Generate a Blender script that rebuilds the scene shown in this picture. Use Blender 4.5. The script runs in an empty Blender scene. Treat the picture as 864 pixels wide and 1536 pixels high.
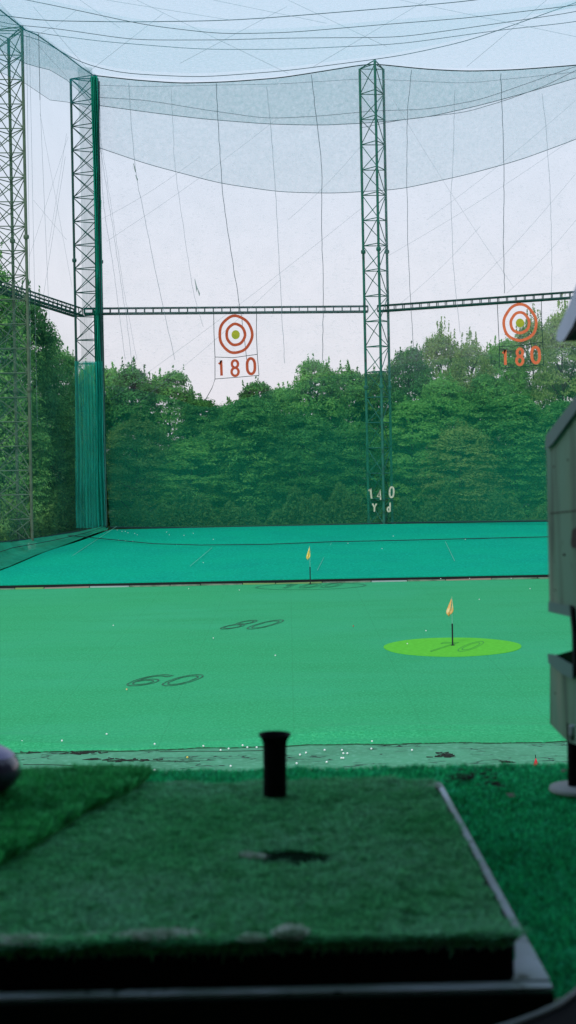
import bpy, math, random
import numpy as np
from mathutils import Matrix, Vector

# ------------------------------------------------------------------ camera
scene = bpy.context.scene
COL = scene.collection
ZC = 8.78                     # eye height above the field (m)
F = 2200.0                    # focal length in photo pixels (864 x 1536)
ROLL = math.radians(1.15)
HY = 670.0                    # horizon row on the axis
S = 1.25                      # scale of the bay
cam_data = bpy.data.cameras.new("camera")
cam = bpy.data.objects.new("camera", cam_data)
COL.objects.link(cam)
cam_data.sensor_fit = 'VERTICAL'
cam_data.sensor_height = 36.0
cam_data.sensor_width = 36.0
cam_data.lens = 36.0 * F / 1536.0
cam_data.shift_y = -(768.0 - HY) / 1536.0
cam_data.clip_start = 0.05
cam_data.clip_end = 4000
cam.matrix_world = (Matrix.Translation((0, 0, ZC)) @ Matrix.Rotation(math.radians(90), 4, 'X')
                    @ Matrix.Rotation(-ROLL, 4, 'Z'))
cam_data.dof.use_dof = True
cam_data.dof.focus_distance = 60
cam_data.dof.aperture_fstop = 9.5
scene.camera = cam

# ------------------------------------------------------------------ sky, sun
SUN_EL, SUN_AZ = math.radians(42), math.radians(205)     # azimuth from +Y, clockwise
world = bpy.data.worlds.new("World")
scene.world = world
world.use_nodes = True
nt = world.node_tree
for n in list(nt.nodes):
    nt.nodes.remove(n)
wo = nt.nodes.new('ShaderNodeOutputWorld')
bg = nt.nodes.new('ShaderNodeBackground')
sky = nt.nodes.new('ShaderNodeTexSky')
sky.sky_type = 'NISHITA'
sky.sun_disc = False
sky.sun_elevation = SUN_EL
sky.sun_rotation = SUN_AZ
sky.air_density = 1.0
sky.dust_density = 2.0
geo = nt.nodes.new('ShaderNodeTexCoord')
sep = nt.nodes.new('ShaderNodeSeparateXYZ')
nt.links.new(geo.outputs['Generated'], sep.inputs[0])
cr = nt.nodes.new('ShaderNodeValToRGB')                   # thin high overcast
cr.color_ramp.elements[0].position = 0.0
cr.color_ramp.elements[0].color = (.80, .765, .84, 1)
cr.color_ramp.elements[1].position = 0.75
cr.color_ramp.elements[1].color = (.42, .60, .88, 1)
e = cr.color_ramp.elements.new(0.12); e.color = (.81, .805, .88, 1)
e = cr.color_ramp.elements.new(0.27); e.color = (.68, .79, .93, 1)
nt.links.new(sep.outputs[2], cr.inputs[0])
mul = nt.nodes.new('ShaderNodeVectorMath'); mul.operation = 'SCALE'
mul.inputs['Scale'].default_value = 9.6
nt.links.new(cr.outputs[0], mul.inputs[0])
mix = nt.nodes.new('ShaderNodeMixRGB')
mix.inputs[0].default_value = 0.82
nt.links.new(sky.outputs[0], mix.inputs[1])
nt.links.new(mul.outputs[0], mix.inputs[2])
nt.links.new(mix.outputs[0], bg.inputs[0])
bg.inputs[1].default_value = 0.10
nt.links.new(bg.outputs[0], wo.inputs[0])

sd = bpy.data.lights.new("sun", 'SUN')
sd.energy = 1.5
sd.angle = math.radians(12)
sd.color = (1.0, .95, .88)
sun = bpy.data.objects.new("sun", sd)
COL.objects.link(sun)
dvec = Vector((math.sin(SUN_AZ) * math.cos(SUN_EL), math.cos(SUN_AZ) * math.cos(SUN_EL), math.sin(SUN_EL)))
sun.rotation_euler = dvec.to_track_quat('Z', 'Y').to_euler()

scene.view_settings.view_transform = 'Standard'
scene.view_settings.look = 'None'
scene.view_settings.exposure = 0.22
scene.view_settings.gamma = 1.0
scene.view_settings.use_curve_mapping = False
scene.render.engine = 'CYCLES'
scene.cycles.transparent_max_bounces = 24
scene.cycles.max_bounces = 6
scene.cycles.use_denoising = True

# ------------------------------------------------------------------ measuring helpers
CR, SR = math.cos(ROLL), math.sin(ROLL)


def ang(x, y):
    u, v = x - 432.0, HY - y
    return (u * CR + v * SR) / F, (v * CR - u * SR) / F


def P(x, y, d):
    """real point seen at photo pixel x, y at a distance d"""
    a, b = ang(x, y)
    return Vector((a * d, d, ZC + b * d))


def PZ(x, y, z):
    """real point on the level z"""
    a, b = ang(x, y)
    d = (z - ZC) / b
    return Vector((a * d, d, z))


def PX(x, y, X):
    a, b = ang(x, y)
    d = X / a
    return Vector((X, d, ZC + b * d))


# ------------------------------------------------------------------ object helpers
def lin(r, g, b):
    f = lambda c: ((c / 255) / 12.92) if c <= 10 else (((c / 255) + .055) / 1.055) ** 2.4
    return (f(r), f(g), f(b), 1)


def tag(o, label=None, cat=None, group=None, kind=None):
    if label: o['label'] = label
    if cat: o['category'] = cat
    if group: o['group'] = group
    if kind: o['kind'] = kind
    return o


def empty(name, loc, label=None, cat=None, group=None):
    o = bpy.data.objects.new(name, None)
    o.empty_display_size = .1
    o.location = loc
    COL.objects.link(o)
    return tag(o, label, cat, group)


class MB:
    def __init__(s):
        s.v = []; s.f = []

    def add(s, vs, fs):
        n = len(s.v)
        s.v += [tuple(v) for v in vs]
        s.f += [tuple(i + n for i in f) for f in fs]
        return s

    def box(s, c, h, rot=None):
        c = Vector(c)
        vs = []
        for x in (-1, 1):
            for y in (-1, 1):
                for z in (-1, 1):
                    p = Vector((x * h[0], y * h[1], z * h[2]))
                    if rot: p = rot @ p
                    vs.append(c + p)
        return s.add(vs, [(0, 1, 3, 2), (4, 6, 7, 5), (0, 4, 5, 1), (2, 3, 7, 6), (0, 2, 6, 4), (1, 5, 7, 3)])

    def tube(s, pts, r, n=6, cap=True):
        pts = [Vector(p) for p in pts]
        rr = r if isinstance(r, (list, tuple)) else [r] * len(pts)
        vs = []; fs = []
        for i, p in enumerate(pts):
            t = (pts[min(i + 1, len(pts) - 1)] - pts[max(i - 1, 0)])
            if t.length < 1e-9: t = Vector((0, 0, 1))
            t.normalize()
            a = Vector((0, 0, 1)) if abs(t.z) < .9 else Vector((1, 0, 0))
            b = t.cross(a).normalized(); c = t.cross(b)
            for k in range(n):
                q = 2 * math.pi * k / n
                vs.append(p + (b * math.cos(q) + c * math.sin(q)) * rr[i])
        for i in range(len(pts) - 1):
            for k in range(n):
                fs.append((i * n + k, i * n + (k + 1) % n, (i + 1) * n + (k + 1) % n, (i + 1) * n + k))
        if cap:
            fs.append(tuple(range(n))[::-1])
            fs.append(tuple((len(pts) - 1) * n + k for k in range(n)))
        return s.add(vs, fs)

    def prism(s, poly, off):
        """closed polygon (3-D points) pushed along the vector off"""
        n = len(poly)
        off = Vector(off)
        vs = [Vector(p) for p in poly] + [Vector(p) + off for p in poly]
        fs = [tuple(range(n)), tuple(range(n, 2 * n))[::-1]]
        for k in range(n):
            fs.append((k, (k + 1) % n, n + (k + 1) % n, n + k))
        return s.add(vs, fs)

    def grid(s, P2):
        """P2[i][j] points"""
        m, n = len(P2), len(P2[0])
        vs = [p for row in P2 for p in row]
        fs = [(i * n + j, i * n + j + 1, (i + 1) * n + j + 1, (i + 1) * n + j) for i in range(m - 1) for j in range(n - 1)]
        return s.add(vs, fs)

    def lathe(s, prof, c, n=24, axis=None):
        """prof: (r, z) pairs about a vertical axis through c"""
        c = Vector(c)
        vs = []; fs = []
        for (r, z) in prof:
            for k in range(n):
                q = 2 * math.pi * k / n
                p = Vector((r * math.cos(q), r * math.sin(q), z))
                if axis: p = axis @ p
                vs.append(c + p)
        m = len(prof)
        for i in range(m - 1):
            for k in range(n):
                fs.append((i * n + k, i * n + (k + 1) % n, (i + 1) * n + (k + 1) % n, (i + 1) * n + k))
        fs.append(tuple(range(n))[::-1]); fs.append(tuple((m - 1) * n + k for k in range(n)))
        return s.add(vs, fs)

    def build(s, name, mat, parent=None, smooth=False, origin=None, bevel=0):
        base = Vector((0, 0, 0))
        if parent is not None:
            q = parent
            while q is not None:
                base += q.location
                q = q.parent
        elif origin is not None:
            base = Vector(origin)
        a = np.array(s.v, dtype=np.float64) - np.array(base)
        me = bpy.data.meshes.new(name)
        me.from_pydata([tuple(x) for x in a], [], s.f)
        me.validate()
        if smooth:
            me.polygons.foreach_set('use_smooth', [True] * len(me.polygons))
        me.materials.append(mat)
        o = bpy.data.objects.new(name, me)
        COL.objects.link(o)
        if parent is not None:
            o.parent = parent
        else:
            o.location = base
        if bevel:
            bv = o.modifiers.new('bevel', 'BEVEL'); bv.width = bevel; bv.segments = 2; bv.limit_method = 'ANGLE'
        return o


def copy_tree(o, parent=None):
    c = o.copy(); COL.objects.link(c); c.parent = parent
    for ch in list(o.children):
        copy_tree(ch, c)
    return c


# ------------------------------------------------------------------ materials
def material(name, base, rough=.8, metal=0, spec=.3, noise=None, bump=None, trans=None, coat=0):
    """noise = (scale, colour2, lo, hi, detail); bump = (scale, strength, distance)"""
    m = bpy.data.materials.new(name); m.use_nodes = True
    t = m.node_tree; b = t.nodes['Principled BSDF']
    b.inputs['Base Color'].default_value = base
    b.inputs['Roughness'].default_value = rough
    b.inputs['Metallic'].default_value = metal
    b.inputs['Specular IOR Level'].default_value = spec
    b.inputs['Coat Weight'].default_value = coat
    tc = t.nodes.new('ShaderNodeTexCoord')
    last = None
    for nz in (noise if isinstance(noise, list) else [noise] if noise else []):
        sc, c2, lo, hi, det = nz[:5]
        mp = t.nodes.new('ShaderNodeMapping')
        mp.inputs['Scale'].default_value = nz[5] if len(nz) > 5 else (1, 1, 1)
        t.links.new(tc.outputs['Object'], mp.inputs[0])
        n = t.nodes.new('ShaderNodeTexNoise'); n.inputs['Scale'].default_value = sc; n.inputs['Detail'].default_value = det
        t.links.new(mp.outputs[0], n.inputs['Vector'])
        r = t.nodes.new('ShaderNodeMapRange'); r.inputs[1].default_value = lo; r.inputs[2].default_value = hi
        t.links.new(n.outputs['Fac'], r.inputs[0])
        x = t.nodes.new('ShaderNodeMixRGB')
        t.links.new(r.outputs[0], x.inputs[0])
        if last: t.links.new(last.outputs[0], x.inputs[1])
        else: x.inputs[1].default_value = base
        x.inputs[2].default_value = c2
        last = x
    if last: t.links.new(last.outputs[0], b.inputs['Base Color'])
    if bump:
        n = t.nodes.new('ShaderNodeTexNoise'); n.inputs['Scale'].default_value = bump[0]; n.inputs['Detail'].default_value = 5
        t.links.new(tc.outputs['Object'], n.inputs['Vector'])
        bp = t.nodes.new('ShaderNodeBump'); bp.inputs['Strength'].default_value = bump[1]; bp.inputs['Distance'].default_value = bump[2]
        t.links.new(n.outputs['Fac'], bp.inputs['Height']); t.links.new(bp.outputs[0], b.inputs['Normal'])
    m['bsdf'] = b.name
    return m


def net_material(name, colour, alpha, var=.25, nscale=.5, streak=0.0, fold=None, zr=None):
    """knotted netting too fine to see: part of the light passes, part meets the cord"""
    m = bpy.data.materials.new(name); m.use_nodes = True
    t = m.node_tree
    for n in list(t.nodes): t.nodes.remove(n)
    out = t.nodes.new('ShaderNodeOutputMaterial')
    tr = t.nodes.new('ShaderNodeBsdfTransparent')
    df = t.nodes.new('ShaderNodeBsdfDiffuse'); df.inputs[0].default_value = colour
    tl = t.nodes.new('ShaderNodeBsdfTranslucent'); tl.inputs[0].default_value = colour
    m1 = t.nodes.new('ShaderNodeMixShader'); m1.inputs[0].default_value = .5
    t.links.new(df.outputs[0], m1.inputs[1]); t.links.new(tl.outputs[0], m1.inputs[2])
    m2 = t.nodes.new('ShaderNodeMixShader')
    t.links.new(tr.outputs[0], m2.inputs[1]); t.links.new(m1.outputs[0], m2.inputs[2])
    tc = t.nodes.new('ShaderNodeTexCoord')
    n = t.nodes.new('ShaderNodeTexNoise'); n.inputs['Scale'].default_value = nscale; n.inputs['Detail'].default_value = 8
    n.inputs['Roughness'].default_value = .65
    if fold:
        mp = t.nodes.new('ShaderNodeMapping'); mp.inputs['Scale'].default_value = fold
        t.links.new(tc.outputs['Object'], mp.inputs[0]); t.links.new(mp.outputs[0], n.inputs['Vector'])
    else:
        t.links.new(tc.outputs['Object'], n.inputs['Vector'])
    r = t.nodes.new('ShaderNodeMapRange')
    r.inputs[1].default_value = .3; r.inputs[2].default_value = .7
    r.inputs[3].default_value = alpha * (1 - var); r.inputs[4].default_value = min(.97, alpha * (1 + var))
    t.links.new(n.outputs['Fac'], r.inputs[0])
    fac = r.outputs[0]
    if streak:
        # fine seams and knots of the mesh: thin broken lines
        mp = t.nodes.new('ShaderNodeMapping'); mp.inputs['Scale'].default_value = (1.0, 1, 2.2)
        mp.inputs['Rotation'].default_value = (0, math.radians(20), 0)
        t.links.new(tc.outputs['Object'], mp.inputs[0])
        v = t.nodes.new('ShaderNodeTexNoise'); v.inputs['Scale'].default_value = 3.0; v.inputs['Detail'].default_value = 4
        t.links.new(mp.outputs[0], v.inputs['Vector'])
        r2 = t.nodes.new('ShaderNodeMapRange'); r2.inputs[1].default_value = .56; r2.inputs[2].default_value = .72
        r2.inputs[3].default_value = 0; r2.inputs[4].default_value = streak
        t.links.new(v.outputs['Fac'], r2.inputs[0])
        ad = t.nodes.new('ShaderNodeMath'); ad.operation = 'ADD'
        t.links.new(fac, ad.inputs[0]); t.links.new(r2.outputs[0], ad.inputs[1]); fac = ad.outputs[0]
    if zr:        # two nets overlap towards the foot: thicker lower down
        sp_ = t.nodes.new('ShaderNodeSeparateXYZ'); t.links.new(tc.outputs['Object'], sp_.inputs[0])
        r4 = t.nodes.new('ShaderNodeMapRange'); r4.interpolation_type = 'SMOOTHSTEP'
        for i_, v_ in enumerate(zr): r4.inputs[1 + i_].default_value = v_
        t.links.new(sp_.outputs[2], r4.inputs[0])
        m5 = t.nodes.new('ShaderNodeMath'); m5.operation = 'MULTIPLY'
        t.links.new(fac, m5.inputs[0]); t.links.new(r4.outputs[0], m5.inputs[1]); fac = m5.outputs[0]
    t.links.new(fac, m2.inputs[0])
    t.links.new(m2.outputs[0], out.inputs[0])
    return m


M = {}
M['field'] = material('field turf', (.030, .365, .132, 1), .9, spec=.15,
                      noise=[(.09, (.036, .385, .165, 1), .40, .62, 4), (.35, (.024, .32, .108, 1), .45, .8, 6, (.4, 1.2, 1)),
                             (11, (.060, .48, .19, 1), .46, .70, 3), (17, (.022, .29, .10, 1), .50, .72, 3)],
                      bump=(14, .35, .02))
M['field']['sheet'] = 1
M['slope'] = material('slope net', (.001, .375, .205, 1), .95, spec=.05,
                      noise=[(.22, (.001, .32, .20, 1), .4, .7, 5), (6, (.006, .48, .30, 1), .48, .72, 4), (9, (.001, .27, .16, 1), .5, .74, 4)], bump=(5, .4, .04))
M['green_disc'] = material('lime target turf', (.11, .52, .03, 1), .9, spec=.15, noise=[(5, (.13, .60, .04, 1), .4, .7, 4)], bump=(14, .3, .02))
M['mark'] = material('worn marking paint', (.03, .12, .06, 1), .9, noise=[(6, (.03, .30, .13, 1), .5, .65, 5)])
M['grass'] = material('ground grass', (.03, .07, .025, 1), .95, spec=.1, noise=[(.6, (.06, .10, .03, 1), .4, .7, 6)], bump=(3, .6, .08))
M['steel'] = material('dark green painted steel', (.006, .060, .048, 1), .55, spec=.4, noise=[(2.5, (.01, .035, .03, 1), .5, .75, 5)])
M['steel_green'] = material('mid green painted steel', (.014, .155, .108, 1), .6, spec=.4, noise=[(1.5, (.01, .05, .035, 1), .5, .75, 5)])
M['steel_side'] = material('weathered olive steel', (.105, .155, .10, 1), .7, spec=.35, noise=[(1.5, (.06, .09, .06, 1), .45, .75, 5)])
M['rope'] = material('dark rope', (.08, .13, .15, 1), .9)
M['rope_dark'] = material('dark edge cord', (.012, .045, .045, 1), .9)
M['rope_pale'] = material('pale rope', (.25, .32, .36, 1), .9)
M['net_pale'] = net_material('pale back net', (.80, .84, .92, 1), .12, .5, .6, streak=.16, zr=(9.5, 16.5, 0, 1))
M['net_roof'] = net_material('pale roof net', (.40, .82, .90, 1), .15, .55, 3.2, streak=.06)
M['net_band'] = net_material('blue green band net', (.03, .48, .55, 1), .17, .45, 3.0)
M['net_band2'] = net_material('blue green band net dense', (.01, .42, .42, 1), .27, .45, 3.0)
M['net_low'] = net_material('green lower net', (.022, .37, .215, 1), .36, .16, .12, zr=(4.0, 14.5, 1, .28))
M['net_low_thin'] = net_material('green middle net', (.02, .30, .19, 1), .11, .3, .12)
M['net_side'] = net_material('side net', (.08, .42, .30, 1), .15, .4, .3, zr=(12, 19, 1, .4))
M['net_skirt'] = net_material('skirt net', (.05, .66, .38, 1), .72, .3, .5)
M['net_fold'] = net_material('gathered net', (.04, .78, .64, 1), .44, .4, 1.0, fold=(5, 5, .25))
M['net_dense'] = material('bundled green net', (.008, .40, .26, 1), .9, noise=[(2.5, (.003, .20, .15, 1), .4, .65, 4, (4, 4, .1))])
M['orange'] = material('orange red fabric', (.62, .105, .040, 1), .8, noise=[(3, (.50, .07, .03, 1), .4, .7, 3)])
M['orange_b'] = material('bright orange fabric', (.88, .19, .075, 1), .8, noise=[(3, (.75, .14, .06, 1), .4, .7, 3)])  # same fabric, brighter look against dark trees put into the colour
M['olive'] = material('yellow green fabric', (.50, .46, .035, 1), .8, noise=[(2, (.35, .40, .03, 1), .4, .7, 3)])
M['cream'] = material('cream paint', (.62, .60, .46, 1), .8, noise=[(6, (.4, .4, .28, 1), .4, .7, 3)])
M['flag'] = material('orange flag cloth', (.85, .42, .13, 1), .7, noise=[(5, (.9, .62, .30, 1), .45, .6, 2)])
M['flag_y'] = material('yellow flag cloth', (.85, .60, .08, 1), .7, noise=[(5, (.9, .8, .35, 1), .45, .6, 2)])
M['pole_dark'] = material('dark pole', (.012, .02, .02, 1), .6)
M['pole_pale'] = material('pale pole', (.20, .50, .38, 1), .6)
M['white'] = material('white ball', (.85, .87, .82, 1), .45)
M['yellow'] = material('yellow ball', (.85, .68, .12, 1), .45)
M['red'] = material('red plastic', (.62, .02, .03, 1), .5)
M['black_rail'] = material('black rail', (.006, .010, .010, 1), .8)  # black for the shaded gap at the slope foot and for the tray
M['board_a'] = material('grey board', (.22, .28, .20, 1), .8, noise=[(2, (.10, .14, .09, 1), .4, .7, 4)])
M['board_b'] = material('pink board', (.36, .24, .20, 1), .8)
M['board_c'] = material('white board', (.36, .42, .40, 1), .8)
M['board_d'] = material('olive board', (.22, .33, .12, 1), .8)
M['bark'] = material('bark', (.07, .055, .04, 1), .95, noise=[(6, (.03, .025, .02, 1), .4, .7, 5)])
M['debris'] = material('dark debris', (.02, .025, .018, 1), .95)
M['debris_p'] = material('pale debris', (.35, .33, .28, 1), .95)
M['rubber'] = material('black rubber', (.004, .004, .0045, 1), .8, spec=.1)
M['concrete_bay'] = material('bay concrete', (.42, .43, .41, 1), .9, noise=[(2, (.32, .33, .31, 1), .4, .7, 5)])
M['metal_rim'] = material('worn pale rim', (.50, .54, .56, 1), .6, spec=.4,
                          noise=[(7, (.30, .36, .33, 1), .45, .6, 5), (45, (.10, .13, .10, 1), .60, .68, 5)], bump=(60, .4, .002))
M['plastic_dark'] = material('glossy black plastic', (.010, .010, .012, 1), .3)
M['bucket_rim'] = material('grey bead', (.16, .19, .18, 1), .4)
M['club'] = material('dark purple lacquer', (.05, .035, .07, 1), .25, coat=.6)
M['club_top'] = material('pale purple crown', (.24, .18, .34, 1), .4, coat=.3)  # highlight on top of the club head, put into the colour
M['chrome'] = material('steel shaft', (.5, .5, .52, 1), .3, metal=1)
M['lilac'] = material('lilac plastic', (.72, .70, .92, 1), .45, noise=[(4, (.55, .54, .72, 1), .4, .7, 3)])
M['box_paint'] = material('weathered grey green paint', (.15, .245, .15, 1), .65, spec=.35,
                          noise=[(3.5, (.12, .29, .22, 1), .4, .65, 5, (1, 1, .45)), (9, (.26, .28, .20, 1), .52, .7, 5, (1, 1, .3)),
                                 (16, (.03, .035, .025, 1), .64, .72, 5), (30, (.06, .09, .06, 1), .5, .68, 6, (1, 1, .12))], bump=(35, .3, .002))
M['box_cap'] = material('blue grey cap paint', (.11, .18, .18, 1), .55, noise=[(14, (.13, .18, .18, 1), .5, .7, 4)])
M['rust'] = material('rust', (.05, .025, .018, 1), .9)
M['hole'] = material('black recess', (.006, .02, .01, 1), 1, spec=0)  # shade inside the slot and the notch, put into the colour
M['fuzz'] = material('pale fuzz', (.85, .88, .80, 1), .95, noise=[(60, (.45, .60, .45, 1), .4, .6, 4)])


def turf_mat(name, a, b, c, scale):
    m = material(name, a, .85, spec=.25, noise=[(scale, b, .38, .68, 5), (60, c, .5, .72, 4)], bump=(220, .8, .004))
    return m


M['mat_turf'] = turf_mat('worn mat turf', (.12, .56, .22, 1), (.24, .64, .36, 1), (.08, .40, .13, 1), 4.5)
M['floor_turf'] = turf_mat('floor turf', (.035, .58, .23, 1), (.02, .42, .14, 1), (.06, .66, .33, 1), 7)
M['patch_turf'] = turf_mat('deep pile turf', (.055, .48, .13, 1), (.03, .30, .07, 1), (.10, .60, .22, 1), 9)

# cracked concrete strip
m = material('cracked concrete', (.08, .32, .165, 1), .9, noise=[(.6, (.06, .24, .12, 1), .4, .7, 6), (5, (.13, .40, .24, 1), .5, .75, 5)], bump=(9, .5, .02))
t = m.node_tree; b = t.nodes['Principled BSDF']
tc = t.nodes.new('ShaderNodeTexCoord')
mp = t.nodes.new('ShaderNodeMapping'); mp.inputs['Scale'].default_value = (.55, 1.6, 1)
t.links.new(tc.outputs['Object'], mp.inputs[0])
nn = t.nodes.new('ShaderNodeTexNoise'); nn.inputs['Scale'].default_value = 2.2; nn.inputs['Detail'].default_value = 6
t.links.new(mp.outputs[0], nn.inputs['Vector'])
vm = t.nodes.new('ShaderNodeVectorMath'); vm.operation = 'ADD'
t.links.new(mp.outputs[0], vm.inputs[0]); t.links.new(nn.outputs['Color'], vm.inputs[1])
vo = t.nodes.new('ShaderNodeTexVoronoi'); vo.feature = 'DISTANCE_TO_EDGE'; vo.inputs['Scale'].default_value = .8
t.links.new(vm.outputs[0], vo.inputs['Vector'])
r1 = t.nodes.new('ShaderNodeMapRange'); r1.inputs[1].default_value = .012; r1.inputs[2].default_value = .03; r1.inputs[3].default_value = 1; r1.inputs[4].default_value = 0
t.links.new(vo.outputs['Distance'], r1.inputs[0])
n3 = t.nodes.new('ShaderNodeTexNoise'); n3.inputs['Scale'].default_value = .45; n3.inputs['Detail'].default_value = 3
t.links.new(tc.outputs['Object'], n3.inputs['Vector'])
r3 = t.nodes.new('ShaderNodeMapRange'); r3.inputs[1].default_value = .47; r3.inputs[2].default_value = .56
t.links.new(n3.outputs['Fac'], r3.inputs[0])
mm = t.nodes.new('ShaderNodeMath'); mm.operation = 'MULTIPLY'
t.links.new(r1.outputs[0], mm.inputs[0]); t.links.new(r3.outputs[0], mm.inputs[1])
old = b.inputs['Base Color'].links[0].from_socket
x = t.nodes.new('ShaderNodeMixRGB'); t.links.new(mm.outputs[0], x.inputs[0]); t.links.new(old, x.inputs[1]); x.inputs[2].default_value = (.012, .03, .02, 1)
t.links.new(x.outputs[0], b.inputs['Base Color'])
M['concrete'] = m


# the field sheet: long faint seams and shallow cross wrinkles
t = M['field'].node_tree; b = t.nodes['Principled BSDF']
tc = t.nodes.new('ShaderNodeTexCoord'); mp = t.nodes.new('ShaderNodeMapping'); mp.inputs['Scale'].default_value = (.12, 1.1, 1)
t.links.new(tc.outputs['Object'], mp.inputs[0])
nw = t.nodes.new('ShaderNodeTexNoise'); nw.inputs['Scale'].default_value = 1.0; nw.inputs['Detail'].default_value = 5
t.links.new(mp.outputs[0], nw.inputs['Vector'])
bw = t.nodes.new('ShaderNodeBump'); bw.inputs['Strength'].default_value = .5; bw.inputs['Distance'].default_value = .12
t.links.new(nw.outputs['Fac'], bw.inputs['Height'])
t.links.new(b.inputs['Normal'].links[0].from_socket, bw.inputs['Normal']); t.links.new(bw.outputs[0], b.inputs['Normal'])
sx_ = t.nodes.new('ShaderNodeSeparateXYZ'); t.links.new(tc.outputs['Object'], sx_.inputs[0])
md = t.nodes.new('ShaderNodeMath'); md.operation = 'PINGPONG'; md.inputs[1].default_value = 2.0
t.links.new(sx_.outputs[0], md.inputs[0])
ls_ = t.nodes.new('ShaderNodeMath'); ls_.operation = 'LESS_THAN'; ls_.inputs[1].default_value = .025
t.links.new(md.outputs[0], ls_.inputs[0])
ms_ = t.nodes.new('ShaderNodeMath'); ms_.operation = 'MULTIPLY'; ms_.inputs[1].default_value = .22
t.links.new(ls_.outputs[0], ms_.inputs[0])
xx_ = t.nodes.new('ShaderNodeMixRGB'); t.links.new(ms_.outputs[0], xx_.inputs[0])
t.links.new(b.inputs['Base Color'].links[0].from_socket, xx_.inputs[1]); xx_.inputs[2].default_value = (.02, .25, .09, 1)
t.links.new(xx_.outputs[0], b.inputs['Base Color'])


def leaf_mat(name, dark, mid, light, tr=.42):
    m = bpy.data.materials.new(name); m.use_nodes = True
    t = m.node_tree
    for n in list(t.nodes): t.nodes.remove(n)
    out = t.nodes.new('ShaderNodeOutputMaterial')
    tc = t.nodes.new('ShaderNodeTexCoord')
    g = t.nodes.new('ShaderNodeNewGeometry')
    n1 = t.nodes.new('ShaderNodeTexNoise'); n1.inputs['Scale'].default_value = 2.2; n1.inputs['Detail'].default_value = 4
    t.links.new(tc.outputs['Object'], n1.inputs['Vector'])
    oi = t.nodes.new('ShaderNodeObjectInfo')
    a1 = t.nodes.new('ShaderNodeMath'); a1.operation = 'MULTIPLY_ADD'
    t.links.new(g.outputs['Random Per Island'], a1.inputs[0]); a1.inputs[1].default_value = .38
    t.links.new(n1.outputs['Fac'], a1.inputs[2])
    a2 = t.nodes.new('ShaderNodeMath'); a2.operation = 'MULTIPLY_ADD'
    t.links.new(oi.outputs['Random'], a2.inputs[0]); a2.inputs[1].default_value = .42
    t.links.new(a1.outputs[0], a2.inputs[2])
    r = t.nodes.new('ShaderNodeValToRGB')
    r.color_ramp.elements[0].position = .52; r.color_ramp.elements[0].color = dark
    r.color_ramp.elements[1].position = 1.0; r.color_ramp.elements[1].color = light
    e = r.color_ramp.elements.new(.84); e.color = mid
    t.links.new(a2.outputs[0], r.inputs[0])
    df = t.nodes.new('ShaderNodeBsdfDiffuse'); tl = t.nodes.new('ShaderNodeBsdfTranslucent')
    t.links.new(r.outputs[0], df.inputs[0]); t.links.new(r.outputs[0], tl.inputs[0])
    ms = t.nodes.new('ShaderNodeMixShader'); ms.inputs[0].default_value = tr
    t.links.new(df.outputs[0], ms.inputs[1]); t.links.new(tl.outputs[0], ms.inputs[2])
    t.links.new(ms.outputs[0], out.inputs[0])
    return m


M['leaf'] = leaf_mat('leaves', (.055, .18, .05, 1), (.11, .37, .09, 1), (.25, .58, .13, 1))
M['leaf_y'] = leaf_mat('yellowish leaves', (.08, .20, .06, 1), (.17, .36, .10, 1), (.34, .50, .14, 1))
M['leaf_s'] = leaf_mat('side leaves', (.06, .18, .06, 1), (.12, .34, .10, 1), (.24, .52, .14, 1))
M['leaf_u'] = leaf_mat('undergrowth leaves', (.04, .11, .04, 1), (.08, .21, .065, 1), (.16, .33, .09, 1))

# ------------------------------------------------------------------ ground
GRD = 1500
tag(MB().add([(-GRD, -300, -.05), (GRD, -300, -.05), (GRD, 2600, -.05), (-GRD, 2600, -.05)], [(0, 1, 2, 3)]).build('ground', M['grass']), kind='structure')

# concrete strip under and before the bays
Yf = 42.9                      # near edge of the green field sheet
tag(MB().box((0, 22.0, -.10), (45, 24.0, .10)).build('pavement', M['concrete']), kind='structure')

# green field sheet, with a rucked fold along its near edge
rng = np.random.default_rng(5)
xs = np.linspace(-34, 40, 260)
ys = np.concatenate([np.linspace(0, 4.0, 40), np.linspace(4.4, 51.0, 50)])
rows = []
for y in ys:
    row = []
    for x in xs:
        edge = .12 * math.sin(x * .45 + 1) + .06 * math.sin(x * 1.7) + .05 * math.sin(x * 4.1)
        z = .012 + .20 * math.exp(-((y - 1.0 - .5 * math.sin(x * .33)) / .35) ** 2) * (.55 + .45 * math.sin(x * .6 + .8)) \
            + .11 * math.exp(-((y - 2.3 - .4 * math.sin(x * .21 + 2)) / .5) ** 2) * (.5 + .5 * math.sin(x * .37))
        if y == 0: z = .004
        elif y < .25: z += .06 * math.sin(y / .25 * math.pi) * (.6 + .4 * math.sin(x * .9))
        row.append((x, Yf + y + edge * max(0, 1 - y / 2), z))
    rows.append(row)
tag(MB().grid(rows).build('field_ground', M['field'], smooth=True), kind='structure')

er0 = []
for x in np.linspace(-34, 40, 160):
    er0.append((x, Yf - .03 + .12 * math.sin(x * .45 + 1) + .06 * math.sin(x * 1.7) + .05 * math.sin(x * 4.1), .02))
tag(MB().tube(er0, .018, 5).build('edge_hem', M['mark'], origin=(0, Yf, 0)), 'dark hem along the near edge of the green field sheet', 'hem')  # added cord, stands in for the shade line under the sheet edge

# teal slope behind it
YS, YB = 94.3, 128.0


def back_y(x):                 # plan line of the back net, seen column x
    return 130.0 if x < 557 else 130.0 - 6.5 * (x - 557) / 307.0


def slope_left(t):
    a = P(-72, 872, YS); a = Vector((a.x, YS, .10)); b_ = P(166, 791, YB)
    return a.lerp(b_, t)


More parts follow.
